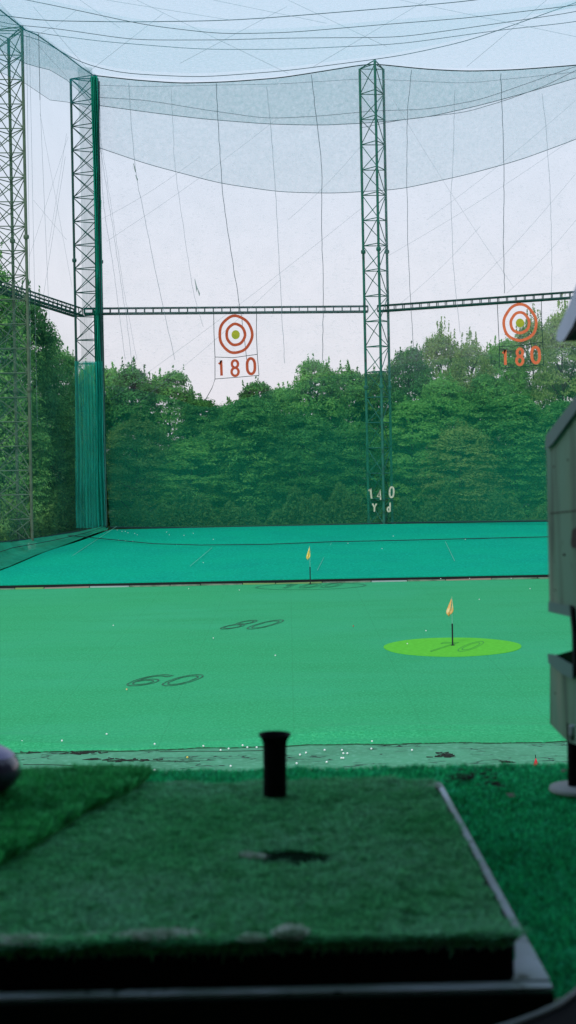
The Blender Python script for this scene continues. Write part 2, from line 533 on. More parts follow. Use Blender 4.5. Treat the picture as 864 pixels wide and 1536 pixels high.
zb = P(432, 789, YB).z
rows = []
for i in range(40):
    t_ = i / 39
    L = slope_left(t_)
    y = YS + (YB - YS) * t_
    row = []
    for j in range(120):
        s_ = j / 119
        x = L.x + (42 - L.x) * s_
        z = .10 + (zb - .10) * (t_ ** .95) + .06 * math.sin(x * .35 + t_ * 3) * math.sin(t_ * math.pi) \
            + .05 * math.sin(x * .9 + 2 + t_ * 7) * math.sin(t_ * math.pi)
        row.append((x, y - (.22 * max(0, x - 8) * t_ * .5 if x > 8 else 0), z))
    rows.append(row)
# extra corner outside the left, down to the front
tag(MB().grid(rows).build('slope_ground', M['slope'], smooth=True), kind='structure')
seam = empty('slope_seam', (0, 110, 1), 'thin dark seam rope running across the teal net slope', 'rope')
pts = []
for px, py in ((60, 808), (110, 806), (170, 812), (230, 818), (300, 820), (400, 819), (500, 815), (600, 813), (720, 810), (900, 806)):
    # find the point on the slope under this pixel
    a, b_ = ang(px, py)
    d = 105.0
    for _ in range(30):
        tt = (d - YS) / (YB - YS); zz = .12 + (zb - .10) * (tt ** .95)
        d = (zz - ZC) / b_
    pts.append(Vector((a * d, d, zz + .13)))
MB().tube(pts, .035, 5).build('rope', M['rope_dark'], seam)
for k, (q0, q1) in enumerate((((175, 790), (103, 838)), ((318, 822), (285, 850)), ((497, 815), (476, 856)), ((668, 813), (682, 842)))):
    pp = []
    for s_ in np.linspace(0, 1, 6):
        a, b_ = ang(q0[0] + (q1[0] - q0[0]) * s_, q0[1] + (q1[1] - q0[1]) * s_)
        d = 105.0
        for _ in range(30):
            tt = max(0, (d - YS) / (YB - YS)); zz = .12 + (zb - .10) * (tt ** .95)
            d = (zz - ZC) / b_
        pp.append(Vector((a * d, d, zz + .03)))
    MB().tube(pp, .014, 4).build('seam_line', M['pole_pale'], seam)

# black strip standing in for the shaded gap, and weathered boards where the slope starts
er = empty('slope_edge_beam', (0, 94.1, .1), 'long black edge beam with weathered boards along the foot of the teal slope', 'beam')
MB().box((6, 94.12, .13), (30, .05, .10)).build('rail', M['black_rail'], er)  # black strip put in for the shaded gap below the slope
MB().box((6, 94.20, .27), (30, .12, .02)).build('lip', M['slope'], er)
x = -22.0; k = 0
seq = ['board_a', 'board_a', 'board_d', 'board_b', 'board_c', 'board_a', 'board_a', 'board_a', 'board_d', 'board_d', 'board_a', 'board_c', 'board_a', 'board_b', 'board_a', 'board_a', 'board_d', 'board_a', 'board_a', 'board_a', 'board_d', 'board_a', 'board_a', 'board_a']
rnd = random.Random(3)
while x < 34:
    L = rnd.uniform(1.4, 3.2)
    MB().box((x + L / 2, 93.85 + rnd.uniform(-.05, .05), .045), (L / 2 - .03, .12, .035 + rnd.uniform(0, .015)),
             Matrix.Rotation(rnd.uniform(-.015, .015), 3, 'Y')).build('board', M[seq[k % len(seq)]], er)
    x += L; k += 1
rnd = random.Random(8)


# ------------------------------------------------------------------ digits
def arc(cx, cy, rx, ry, a0, a1, n=18):
    return [(cx + rx * math.cos(math.radians(a0 + (a1 - a0) * i / n)), cy + ry * math.sin(math.radians(a0 + (a1 - a0) * i / n))) for i in range(n + 1)]


def rrect(cx, cy, rx, ry, n=5):
    """stadium-like loop"""
    r = rx
    return arc(cx, cy + ry - r, r, r, 0, 180, 12) + arc(cx, cy - ry + r, r, r, 180, 360, 12) + [(cx + r, cy + ry - r)]


GLYPH = {
    '0': [rrect(.5, .5, .34, .44)],
    '1': [[(.22, .72), (.30, .76), (.55, .94), (.55, .06)]],
    '8': [arc(.5, .73, .27, .21, -90, 270, 22), arc(.5, .28, .31, .23, 90, 450, 22)],
    '6': [[(.86, .86)] + arc(.52, .52, .40, .42, 62, 205, 14) + arc(.52, .30, .34, .24, 195, 360, 12) + arc(.52, .30, .34, .24, 0, 150, 10)],
    '7': [[(.08, .92), (.88, .92), (.40, .06)]],
    '4': [[(.66, .04), (.66, .94), (.16, .34), (.66, .30)]],
    'Y': [[(.15, .94), (.5, .5)], [(.85, .94), (.5, .5), (.48, .04)]],
    'd': [[(.74, .98), (.74, .04)], arc(.48, .27, .26, .23, 0, 360, 18)],
}


def off_path(pl, w):
    out = []
    n = len(pl)
    closed = (abs(pl[0][0] - pl[-1][0]) + abs(pl[0][1] - pl[-1][1])) < 1e-4
    for i, (x, y) in enumerate(pl):
        if closed:
            a = pl[i - 1 if i > 0 else n - 2]; c = pl[(i + 1) if i < n - 1 else 1]
        else:
            a = pl[max(i - 1, 0)]; c = pl[min(i + 1, n - 1)]
        dx, dy = c[0] - a[0], c[1] - a[1]
        L = math.hypot(dx, dy) or 1
        out.append((x - dy / L * w, y + dx / L * w))
    return out


def ribbon(mb, pl, w, f3, thick):
    """flat stroke of width w; f3 maps (x, y) to a 3-D point; thick = offset vector"""
    a = off_path(pl, w / 2); b_ = off_path(pl, -w / 2)
    n = len(pl)
    thick = Vector(thick)
    A = [f3(*p) for p in a]; B = [f3(*p) for p in b_]
    vs = A + B + [p + thick for p in A] + [p + thick for p in B]
    fs = []
    for i in range(n - 1):
        fs += [(i, i + 1, n + i + 1, n + i), (2 * n + i, 3 * n + i, 3 * n + i + 1, 2 * n + i + 1),
               (i, 2 * n + i, 2 * n + i + 1, i + 1), (n + i, n + i + 1, 3 * n + i + 1, 3 * n + i)]
    fs += [(0, n, 3 * n, 2 * n), (n - 1, 3 * n - 1, 4 * n - 1, 2 * n - 1)]
    fs[-1] = (n - 1, 3 * n - 1, 4 * n - 1, 2 * n - 1)
    mb.add(vs, fs)


# ------------------------------------------------------------------ field numbers
def ground_number(text, x0, x1, y0, y1, z, label, shear=.45, wo=.16, lw=.028, gap=.12, parent_name='yard_number', turn=0):
    a = PZ(x0, (y0 + y1) / 2, z); b_ = PZ(x1, (y0 + y1) / 2, z)
    dn = PZ((x0 + x1) / 2, y1, z).y; df = PZ((x0 + x1) / 2, y0, z).y
    W = b_.x - a.x; Hh = df - dn
    W -= shear * Hh * .8
    cy = (dn + df) / 2; cx = (a.x + b_.x) / 2
    n = len(text); cw = W / (n + gap * (n - 1))
    root = empty(parent_name, (cx, cy, z), label, 'yard number', 'yard numbers painted on the field')
    for i, ch in enumerate(text):
        ox = cx - W / 2 + i * cw * (1 + gap)
        mb = MB()
        f3 = lambda u, v: Vector((ox + u * cw + (v - .5) * shear * Hh, dn + v * Hh, z))
        wv = wo
        for gi_, pl in enumerate(GLYPH[ch]):
            if ch == '8': wv = wo * .75
            for s_ in (-1, 1):
                ribbon(mb, off_path(pl, s_ * wv / 2), lw * 1.25, f3, (0, 0, .006 + .002 * gi_ + .001 * s_))
            if ch in '67' or ch == '1':
                ea, eb = off_path(pl, wv / 2), off_path(pl, -wv / 2)
                for q in (0, -1):
                    ribbon(mb, [ea[q], eb[q]], lw * 1.25, f3, (0, 0, .006))
        mb.build('digit', M['mark'], root)
    root.rotation_euler.z = -math.radians(turn)
    return root


ground_number('60', 190, 308, 1012, 1028.5, .022, 'dark outlined 60 painted on the green field sheet nearest the bay', wo=.12, shear=.24, turn=7, lw=.036)
ground_number('80', 330, 428, 930, 943.5, .022, 'dark outlined 80 painted on the green field sheet left of the lime disc', wo=.12, shear=.26, turn=7, lw=.038)

# lime disc with 70
c70 = PZ(678, 970, .02)
disc = empty('target_green', c70, 'lime green round target mat with a faint 70 on it', 'target mat')
R70 = (PZ(782, 970, .02).x - PZ(573, 970, .02).x) / 2
prof_pts = []
for k in range(72):
    q = 2 * math.pi * k / 72
    rr = R70 * (1 + .008 * math.sin(3 * q + 1) + .005 * math.sin(7 * q))
    prof_pts.append(Vector((c70.x + rr * math.cos(q), c70.y + rr * math.sin(q), .014)))
MB().prism(prof_pts, (0, 0, .016)).build('turf', M['green_disc'], disc)
M['mark70'] = material('faint number on lime', (.045, .30, .045, 1), .9)
mk = M['mark']; M['mark'] = M['mark70']
r70 = ground_number('70', 632, 738, 963, 977, .032, 'dark outlined 70 on the lime green target mat', wo=.15, shear=.4, gap=.55, lw=.03)
M['mark'] = mk
# 100 with an oval outline
M['mark'] = material('very faint number', (.018, .22, .09, 1), .9)
r100 = ground_number('100', 412, 520, 875.5, 881.5, .022, 'faint outlined 100 in an oval at the far edge of the field', wo=.18, shear=.3, lw=.05)
oc = PZ(466, 878, .022); mb = MB()
ribbon(mb, arc(0, 0, 1, 1, 0, 360, 60), .05, lambda u, v: Vector((oc.x + u * 3.4, oc.y - 0.6 + v * 2.1, .022)), (0, 0, .006))
mb.build('outline', M['mark'], r100)
M['mark'] = mk


# ------------------------------------------------------------------ flags
def flag(base, top, mat, label, pale=True, fw=.28, fh=.75, lean=0):
    r = empty('target_flag', base, label, 'flag', 'flags on the field')
    H = top.z - base.z
    MB().lathe([(.09, 0), (.09, .02), (.03, .04)], base, 12).build('base', M['pole_dark'], r)
    MB().tube([base, base + Vector((0, 0, H * .46))], .035, 8).build('lower_pole', M['pole_dark'], r)
    MB().tube([base + Vector((0, 0, H * .46)), base + Vector((lean, 0, H))], .017, 6).build('upper_pole', M['pole_pale'], r)
    # limp cloth folded down beside the pole
    mb = MB(); rows = []
    T = base + Vector((lean, 0, H))
    for i in range(9):
        v = i / 8
        w = fw * (.08 + .92 * min(1, v / .85) if v < .87 else 1 - (v - .85) * 3.5)
        row = []
        for j in range(9):
            u = j / 8
            x = (u - .55) * w * 1.15 + (-.10 * v)
            row.append(T + Vector((x, .045 * math.sin(u * 9 + v * 3) * (.4 + v), -fh * v - .06 * math.sin(u * 5))))
        rows.append(row)
    mb.grid(rows)
    o = mb.build('cloth', mat, r, smooth=True)
    so = o.modifiers.new('thick', 'SOLIDIFY'); so.thickness = .006
    return r


b1 = PZ(679, 968, .03); t1 = P(678.5, 897, b1.y)
flag(b1, t1, M['flag'], 'orange pennant on a pole standing on the lime green mat', fw=.29, fh=.74)
b2 = PZ(465.5, 876, .022); t2 = P(464, 820, b2.y)
flag(b2, t2, M['flag_y'], 'yellow pennant on a pole at the far edge of the field', fw=.24, fh=.80)

# small red marker at the pavement
rp = PZ(804, 1152, 0)
rm = empty('marker_cone', rp, 'small red plastic marker standing on the concrete strip beyond the turf', 'marker')
MB().lathe([(.10, 0), (.095, .03), (.03, .20), (.012, .26)], rp, 10).build('cone', M['red'], rm, smooth=True)
MB().tube([rp + Vector((0, 0, .25)), rp + Vector((-.01, 0, .36))], .012, 5).build('pin', M['pole_dark'], rm)


# ------------------------------------------------------------------ lattice towers
def tower(base, H, side, rot, label, mat, ph, cr_, xb=False, front=True, br=.038, guys=(), group='lattice net towers'):
    """triangular lattice mast; base Vector, chords at 120 degrees"""
    root = empty('net_tower', base, label, 'tower', group)
    R = side / math.sqrt(3)
    ch = []
    for k in range(3):
        q = rot + k * 2 * math.pi / 3
        ch.append(Vector((R * math.cos(q), R * math.sin(q), 0)))
    for k, c in enumerate(ch):
        hh = H + (.35 if k == 0 else 0)
        mb = MB().tube([base + c, base + c + Vector((0, 0, hh))], cr_, 8)
        mb.build('chord', mat, root)
    nb = int(round(H / ph)); ph = H / nb
    for i in range(nb + 1):
        hz = MB(); dg = MB()
        z = i * ph
        for k in range(3):
            hz.tube([base + ch[k] + Vector((0, 0, z)), base + ch[(k + 1) % 3] + Vector((0, 0, z))], br * 1.15, 5)
        if i < nb:
            for k in range(3):
                a, b_ = ch[k], ch[(k + 1) % 3]
                up = (i + k) % 2 == 0
                if k == 2: up = not up
                z0, z1 = (z, z + ph)
                dg.tube([base + (a if up else b_) + Vector((0, 0, z0)), base + (b_ if up else a) + Vector((0, 0, z1))], br, 5)
                if xb:
                    dg.tube([base + (b_ if up else a) + Vector((0, 0, z0)), base + (a if up else b_) + Vector((0, 0, z1))], br, 5)
        hz.build('cross_frame', mat, root)
        if dg.v: dg.build('diagonal_brace', mat, root)
    for k in (1, 2):      # struts to the peak
        MB().tube([base + ch[k] + Vector((0, 0, H)), base + ch[0] + Vector((0, 0, H + .32))], br * 1.4, 5).build('peak_strut', mat, root)
    for frac in (.30, .598):
        for c in ch:
            fl = MB(); fl.lathe([(cr_ * 1.6, -.16), (cr_ * 1.9, 0), (cr_ * 1.6, .16)], base + c + Vector((0, 0, H * frac)), 10)
            fl.build('flange', mat, root)
    for c in ch:
        MB().box(base + c + Vector((0, 0, -.2)), (.3, .3, .25)).build('footing', M['concrete_bay'], root)
    for (p, q, r) in guys:
        MB().tube([p, q], r, 4).build('guy_wire', M['rope_pale'] if r < .013 else M['rope'], root)
    return root


mid_b = P(574, 786, 129.6); mid_t = P(557.5, 101, 129.6)
mid_b.x = mid_t.x = (mid_b.x + mid_t.x) / 2
tower(mid_b, mid_t.z - mid_b.z, 2.12, math.radians(-84), 'green lattice tower standing alone in front of the trees', M['steel_green'], 2.22, .115)
cor_b = P(145, 795, 131.5); cor_t = P(131.5, 118, 131.5)
cor_b.x = cor_t.x = (cor_b.x + cor_t.x) / 2
G = lambda a, b_, r, d=131: (P(a[0], a[1], d), P(b_[0], b_[1], d), r)
tower(cor_b, cor_t.z - cor_b.z, 2.62, math.radians(62), 'corner lattice tower wrapped in gathered green netting', M['steel'], 2.12, .11, xb=True,
      guys=[G((98, 235), (53, 520), .010, 133), G((102, 205), (44, 385), .008, 133), G((100, 200), (73, 370), .008, 134), G((60, 170), (108, 430), .008, 133)])
lf_b = P(24, 815, 116); lf_t = P(11, 50, 116)
lf_b.x = lf_t.x = (lf_b.x + lf_t.x) / 2
tower(lf_b, lf_t.z - lf_b.z, 2.55, math.radians(-25), 'leftmost lattice tower with three dark chords cut by the photo edge', M['steel_side'], 1.92, .12, xb=True,
      guys=[G((40, 55), (47, 640), .012, 117), G((44, 50), (56, 640), .010, 118), G((58, 50), (60, 150), .022, 118), G((60, 150), (74, 480), .010, 118),
            G((36, 420), (0, 545), .014, 114), G((50, 300), (100, 360), .007, 119)])
# a further tower on the right, beyond the frame, that carries the right panel
tower(Vector((38.5, 118.5, mid_b.z - .3)), mid_t.z - mid_b.z, 2.12, math.radians(-84), 'right lattice tower beyond the last target', M['steel_green'], 2.22, .115)
# and one further along the left side
tower(Vector((-25.5, 96, .8)), 40, 2.5, math.radians(8), 'left side lattice tower nearer the bays', M['steel_side'], 2.1, .12, xb=True)


# ------------------------------------------------------------------ catwalk trusses
def catwalk(a, b_, drop, label, n, w=.55, th=.05):
    root = empty('catwalk_truss', a, label, 'truss', 'ladder trusses between the towers')
    a = Vector(a); b_ = Vector(b_)
    dirv = (b_ - a); hor = Vector((dirv.x, dirv.y, 0)).normalized(); side = Vector((-hor.y, hor.x, 0)) * w
    dz = Vector((0, 0, drop))
    up = MB(); lo = MB(); vt = MB(); st = MB()
    for s_ in (0, 1):
        o = side * s_
        MB().tube([a + o, b_ + o], .075, 6).build('upper_rail', M['steel'], root)
        MB().tube([a + o - dz, b_ + o - dz], .11, 6).build('lower_rail', M['steel'], root)
        for i in range(n + 1):
            p = a.lerp(b_, i / n) + o
            MB().tube([p, p - dz], .042, 5).build('upright', M['steel'], root)
    for i in range(n + 1):
        p = a.lerp(b_, i / n)
        st.tube([p - dz, p - dz + side], .04, 5)
        if i < n:
            st.tube([p - dz, a.lerp(b_, (i + 1) / n) - dz + side], .03, 4)
            st.tube([p, a.lerp(b_, (i + 1) / n) + side], .022, 4)
    
    st.build('deck_bars', M['steel'], root)
    return root


catwalk(P(126, 462.5, 130.6), P(552, 459, 130.6), .48, 'long dark ladder truss above the left round target', 33)
catwalk(P(566, 458.5, 129.9), P(980, 429, 121.5), .48, 'dark ladder truss on the right, sloping up above the right round target', 31)
catwalk(P(-60, 402, 112), P(124, 463, 130.2), .62, 'short ladder truss seen end on between the left tower and the corner', 26, w=.9)

# ------------------------------------------------------------------ nets
def interp(pts, n):
    xs_ = [p[0] for p in pts]; ys_ = [p[1] for p in pts]
    X = np.linspace(xs_[0], xs_[-1], n)
    # smooth monotone interpolation by repeated averaging
    Y = np.interp(X, xs_, ys_)
    for _ in range(max(2, n // 12)):
        Y[1:-1] = (Y[:-2] + Y[1:-1] * 2 + Y[2:]) / 4
    return list(zip(X, Y))


CABLE = [(140, 113), (200, 120), (270, 125), (340, 123), (420, 117), (490, 106), (545, 97), (557, 95), (572, 97), (640, 104), (700, 107), (770, 105), (864, 98), (980, 86)]
BANDA = [(147, 158), (220, 168), (300, 178), (400, 186), (480, 188), (560, 184), (640, 176), (720, 158), (790, 139), (864, 117), (980, 80)]
BANDB = [(147, 221), (220, 246), (330, 275), (420, 288), (500, 290), (600, 284), (700, 262), (780, 240), (864, 209), (980, 160)]
LOWT = [(147, 546), (300, 541), (557, 536), (864, 528), (980, 524)]
FOOT = [(165, 791), (300, 792), (432, 789), (557, 786), (600, 784), (864, 781), (980, 782)]


def pcurve(pts, n, off=0):
    return [P(x, y, back_y(x) + off) for x, y in interp(pts, n)]


def between(mb, A, B, rows_, belly=0):
    g = []
    for i in range(rows_):
        t_ = i / (rows_ - 1)
        g.append([a.lerp(b_, t_) + Vector((0, belly * math.sin(math.pi * t_) * (.7 + .3 * math.sin(j * .3)), 0)) for j, (a, b_) in enumerate(zip(A, B))])
    mb.grid(g)


N = 90
bn = empty('back_net', (7, 129, 2), 'tall pale net closing the far end above the trees', 'net')
# upper panel runs from the cable down to the green panel
mb = MB(); between(mb, pcurve(CABLE, N), pcurve(FOOT, N), 20, .3)
mb.build('upper_net', M['net_pale'], bn, smooth=True)
MIDT = [(150, 610), (300, 640), (350, 622), (440, 600), (557, 588), (640, 580), (760, 575), (864, 566), (980, 560)]
MID0 = [(150, 575), (240, 590), (310, 615), (360, 600), (440, 575), (500, 560), (557, 562), (600, 545), (700, 535), (864, 520), (980, 520)]
for nm, top_, mt in (('green_lower_net', MID0, 'net_low'),):
    mb = MB(); between(mb, pcurve(top_, N, -.05 if mt == 'net_low' else -.35), pcurve(FOOT, N, -.6 if mt == 'net_low' else -.3), 14, .35)
    mb.build(nm, M[mt], bn, smooth=True)
MB().tube(pcurve(CABLE, 120), .05, 5).build('top_cable', M['rope_dark'], bn)
MB().tube(pcurve(FOOT, 80, -.7), .07, 5).build('foot_rope', M['rope_dark'], bn)
mb = MB(); between(mb, pcurve(CABLE, N, .5), pcurve(BANDA, N, .6), 8, .1)
mb.build('band_net', M['net_band2'], bn, smooth=True)
mb = MB(); between(mb, pcurve([(p[0], p[1] + 1) for p in CABLE], N, .9), pcurve(BANDB, N, 1.2), 10, .1)
mb.build('band_net', M['net_band'], bn, smooth=True)
MB().tube(pcurve(BANDA, 100, .6), .030, 4).build('band_rope', M['rope'], bn)
MB().tube(pcurve([(p[0], p[1] - 13 + 5 * math.sin(p[0] * .02)) for p in BANDA], 100, .55), .022, 4).build('band_rope', M['rope'], bn)
MB().tube(pcurve([(540, 192), (600, 180), (700, 168), (760, 150), (820, 128), (864, 105), (980, 60)], 60, .5), .024, 4).build('band_rope', M['rope'], bn)
MB().tube(pcurve([(150, 128), (220, 130), (300, 128), (420, 126), (545, 118), (700, 125), (864, 108)], 80, .5), .018, 4).build('band_rope', M['rope_pale'], bn)
MB().tube(pcurve(BANDB, 100, 1.2), .028, 4).build('band_rope', M['rope'], bn)
VR = [([(193, 125), (197, 190), (205, 270), (222, 350), (238, 430), (262, 540)], .016, 'rope_pale'),
      ([(257, 135), (262, 250), (275, 340), (290, 440), (305, 490)], .012, 'rope_pale'),
      ([(324, 125), (328, 200), (334, 290), (342, 350), (355, 430), (362, 475), (371, 545)], .024, 'rope'),
      ([(400, 130), (408, 210), (416, 330), (420, 420), (427, 545)], .016, 'rope_pale'),
      ([(467, 112), (477, 200), (483, 250), (482, 330), (485, 430), (484, 540)], .024, 'rope'),
      ([(617, 105), (611, 170), (610, 260), (612, 380), (616, 450), (620, 520)], .020, 'rope'),
      ([(682, 135), (680, 240), (676, 300), (680, 400), (690, 500)], .013, 'rope_pale'),
      ([(751, 110), (754, 190), (756, 260), (755, 360), (757, 440)], .024, 'rope'),
      ([(813, 140), (818, 180), (825, 280), (828, 400), (827, 440)], .013, 'rope_pale'),
      ([(149, 130), (154, 300), (170, 400), (188, 540)], .012, 'rope_pale'),
      ([(150, 220), (172, 360), (190, 480), (200, 560)], .012, 'rope_pale'),
      ([(150, 200), (170, 330), (185, 430), (205, 540)], .009, 'rope_pale')]
rnd = random.Random(11)
for pts_, r_, mt in VR:
    ip = interp([(y, x) for x, y in pts_], 40)
    q = [P(x + rnd.uniform(-.5, .5), y, back_y(x) - .1) for y, x in ip]
    MB().tube(q, r_, 4).build('hanging_rope', M[mt], bn)
DR = [((150, 225), (440, 10)), ((150, 330), (300, 235)), ((160, 362), (420, 175)), ((165, 600), (545, 310)), ((580, 385), (864, 205)), ((590, 150), (770, 430)),
      ((330, 560), (395, 640)), ((640, 330), (864, 150)), ((760, 440), (864, 330)), ((432, 330), (545, 215)), ((595, 460), (720, 340)), ((213, 600), (420, 420)), ((700, 440), (864, 260))]
for a_, b_ in DR[1:]:
    if a_ == (330, 560): continue
    q = [P(a_[0] + (b_[0] - a_[0]) * s_, a_[1] + (b_[1] - a_[1]) * s_ + 5 * math.sin(math.pi * s_), back_y(a_[0]) + .15) for s_ in np.linspace(0, 1, 14)]
    MB().tube(q, .008, 4).build('diagonal_cord', M['rope_pale'], bn)
# little pale torn strips caught in the net
for (x, y, h) in ((200, 245, 14), (203, 262, 10), (292, 418, 20), (296, 432, 12)):
    q0 = P(x, y, 129.7); q1 = P(x + 3, y + h, 129.7)
    MB().tube([q0, q0.lerp(q1, .7) + Vector((.05, 0, 0)), q1], [.02, .07, .01], 5).build('torn_strip', M['board_c'], bn)

# roof net: rows of sagging ropes from the back cable towards the bays
rn = empty('roof_net', (7, 100, 41), 'pale blue net roof sagging high over the whole range', 'net')
ROOF = [
    [(-60, 100), (0, 92), (60, 98), (140, 112), (300, 122), (420, 115), (500, 104), (557, 94), (640, 102), (760, 103), (864, 97), (980, 86)],
    [(-60, 52), (0, 48), (60, 55), (110, 92), (180, 110), (300, 116), (432, 106), (600, 84), (700, 62), (780, 34), (864, 4), (980, -40)],
    [(-60, 30), (0, 38), (60, 50), (150, 62), (300, 74), (432, 74), (600, 66), (750, 45), (864, 33), (980, 10)],
    [(-60, 10), (0, 36), (80, 42), (200, 60), (330, 60), (432, 57), (600, 56), (700, 42), (864, 18), (980, -10)],
    [(-60, 18), (0, 22), (60, 31), (200, 33), (330, 31), (400, 27), (560, 14), (700, 2), (864, -22), (980, -45)],
    [(-60, -30), (0, -8), (100, 12), (220, 38), (330, 51), (432, 49), (560, 38), (700, 27), (864, 8), (980, -15)],
    [(-60, -90), (0, -70), (200, -50), (432, -40), (700, -60), (864, -80), (980, -100)]]
RD = [0, -4, -9, -13.5, -18, -22, -32]
for i, (rw, dd) in enumerate(zip(ROOF, RD)):
    if i == 0: continue
    q = [P(x, y, back_y(x) + dd) for x, y in interp(rw, 70)]
    MB().tube(q, .030 if i in (1, 4) else .024, 4).build('roof_rope', M['rope'], rn)


def roofrow(i):
    return [P(x, y, back_y(x) + RD[i]) for x, y in interp(ROOF[i], 70)]


for i, j in ((0, 2), (2, 4), (4, 6), (1, 3), (3, 5)):
    A, B = roofrow(i), roofrow(j)
    if i in (1, 3):
        A = [p + Vector((0, 0, .3)) for p in A]; B = [p + Vector((0, 0, .3)) for p in B]
    mb = MB(); between(mb, A, B, 6)
    mb.build('roof_panel', M['net_roof'], rn, smooth=True)
A = roofrow(6); B = [Vector((p.x * 1.05, 10, p.z - 1 + 3 * 0)) for p in A]
mb = MB(); between(mb, A, B, 10); mb.build('roof_panel', M['net_roof'], rn, smooth=True)
for a_, b_ in (((160, 0), (345, 30)), ((320, 0), (490, 35)), ((180, 42), (120, 0)), ((60, 50), (80, 40)), ((50, 10), (135, 108)), ((205, 0), (432, 190 - 80)), ((270, 95), (430, 10)), ((130, 110), (245, 20)),
               ((580, 70), (432, 0)), ((600, 0), (864, 55)), ((700, 100), (820, 0)), ((470, 100), (640, 0)), ((0, 8), (36, 44)), ((84, 40), (115, 15)), ((0, 5), (100, 115))):
    q = [P(a_[0] + (b_[0] - a_[0]) * s_, a_[1] + (b_[1] - a_[1]) * s_, 118) for s_ in np.linspace(0, 1, 8)]
    MB().tube(q, .011, 4).build('roof_cord', M['rope_pale'], rn)

# left side net
sn = empty('side_net', (-22, 118, 2), 'thin side net on the left between the outer tower and the corner tower', 'net')



top = [P(140, 113, 130), P(122, 101, 128.5), P(100, 84, 126), P(75, 66, 122), P(55, 52, 119), P(38, 45, 116), P(0, 15, 110), P(-120, -60, 98)]
lo1 = [P(140, 160, 130), P(122, 140, 128.5), P(100, 120, 126), P(75, 105, 122), P(55, 100, 119), P(38, 95, 116), P(0, 75, 110), P(-120, 20, 98)]
lo2 = [P(145, 170, 130), P(122, 158, 128.5), P(100, 153, 126), P(75, 150, 122), P(60, 140, 119), P(38, 125, 116), P(0, 108, 110), P(-120, 70, 98)]
ft_ = [P(156, 788, 129.4), P(135, 794, 127.5), P(110, 798, 124), P(80, 803, 120), P(50, 808, 116), P(20, 811, 112), P(0, 813, 109), P(-120, 830, 97)]
mb = MB(); between(mb, top, ft_, 12); mb.build('upper_net', M['net_side'], sn, smooth=True)
mb = MB(); between(mb, [p + Vector((.2, 0, 0)) for p in top], lo1, 5); mb.build('band_net', M['net_band2'], sn, smooth=True)
mb = MB(); between(mb, [p + Vector((.4, 0, 0)) for p in top], lo2, 5); mb.build('band_net', M['net_band'], sn, smooth=True)
MB().tube(top, .05, 5).build('top_cable', M['rope_dark'], sn)
MB().tube(lo1, .022, 4).build('band_rope', M['rope'], sn)
MB().tube(lo2, .018, 4).build('band_rope', M['rope'], sn)
MB().tube(ft_, .05, 5).build('foot_rope', M['rope_dark'], sn)
# skirt from the foot rope down to the slope edge
edge = [slope_left(t_) + Vector((0, 0, .05)) for t_ in (1, .9, .75, .6, .45, .3, .15, 0)]
edge[0] = P(163, 791, 128)
mb = MB()
g = []
for i in range(7):
    t_ = i / 6
    g.append([a.lerp(b_, t_) + Vector((0, 0, -.25 * math.sin(math.pi * t_) + .05 * math.sin(j * 2.1 + i))) for j, (a, b_) in enumerate(zip(ft_, edge))])
mb.grid(g); mb.build('skirt_net', M['net_skirt'], sn, smooth=True)
q = [a.lerp(b_, .4 + .1 * math.sin(j)) for j, (a, b_) in enumerate(zip(ft_, edge))]
MB().tube(q, .025, 4).build('skirt_rope', M['rope_dark'], sn)

# gathered netting down the corner tower
gn = empty('gathered_net', P(150, 790, 129.5), 'bunched green netting hanging down the corner tower to the slope', 'net')


def folds(x0, x1, y0, y1, d, n, amp, rows_=26, flare=0, seed=0):
    rr = random.Random(seed); ph_ = [rr.uniform(0, 6) for _ in range(4)]
    g = []
    for i in range(rows_):
        t_ = i / (rows_ - 1)
        y = y0 + (y1 - y0) * t_
        lean = 13 * (y - 115) / 675.
        row = []
        for j in range(n):
            s_ = j / (n - 1)
            xx = x0 + (x1 - x0) * s_ + lean + flare * t_ * (s_ - .5) + .8 * math.sin(t_ * 5 + ph_[1])
            row.append(P(xx, y, d + amp * math.sin(j * 1.9 + ph_[0] + 1.2 * math.sin(t_ * 6 + j * .2))))
        g.append(row)
    return g


MB().grid(folds(136.5, 147, 114, 470, 129.3, 14, .35, 40, 0, 1)).build('upper_bundle', M['net_dense'], gn, smooth=True)
MB().grid(folds(134.5, 144.5, 465, 792, 129.4, 14, .35, 40, 0, 5)).build('lower_bundle', M['net_dense'], gn, smooth=True)
MB().grid(folds(117, 139, 101, 470, 130.2, 22, .3, 30, 0, 2)).build('sheer_panel', net_material('sheer folds', (.02, .30, .27, 1), .30, .5, 1.0, fold=(5, 5, .2)), gn, smooth=True)
MB().grid(folds(113, 132, 468, 545, 130.2, 22, .3, 12, 0, 3)).build('sheer_panel', net_material('sheer folds low', (.10, .36, .33, 1), .28, .5, 1.0, fold=(5, 5, .2)), gn, smooth=True)
MB().grid(folds(103, 145, 542, 792, 129.0, 30, .4, 30, 3, 4)).build('curtain', M['net_fold'], gn, smooth=True)
MB().grid(folds(116, 136, 543, 792, 128.7, 16, .4, 30, 0, 7)).build('curtain', M['net_fold'], gn, smooth=True)
MB().tube([P(148.5, 122, 129), P(148, 300, 129), P(151.5, 470, 129), P(158, 790, 129)], .075, 6).build('edge_cable', M['rope_dark'], gn)
MB().tube([P(152, 300, 129.1), P(149, 420, 129.1), P(153, 500, 129.1), P(160, 790, 129.1)], .02, 4).build('edge_cord', M['pole_pale'], gn)


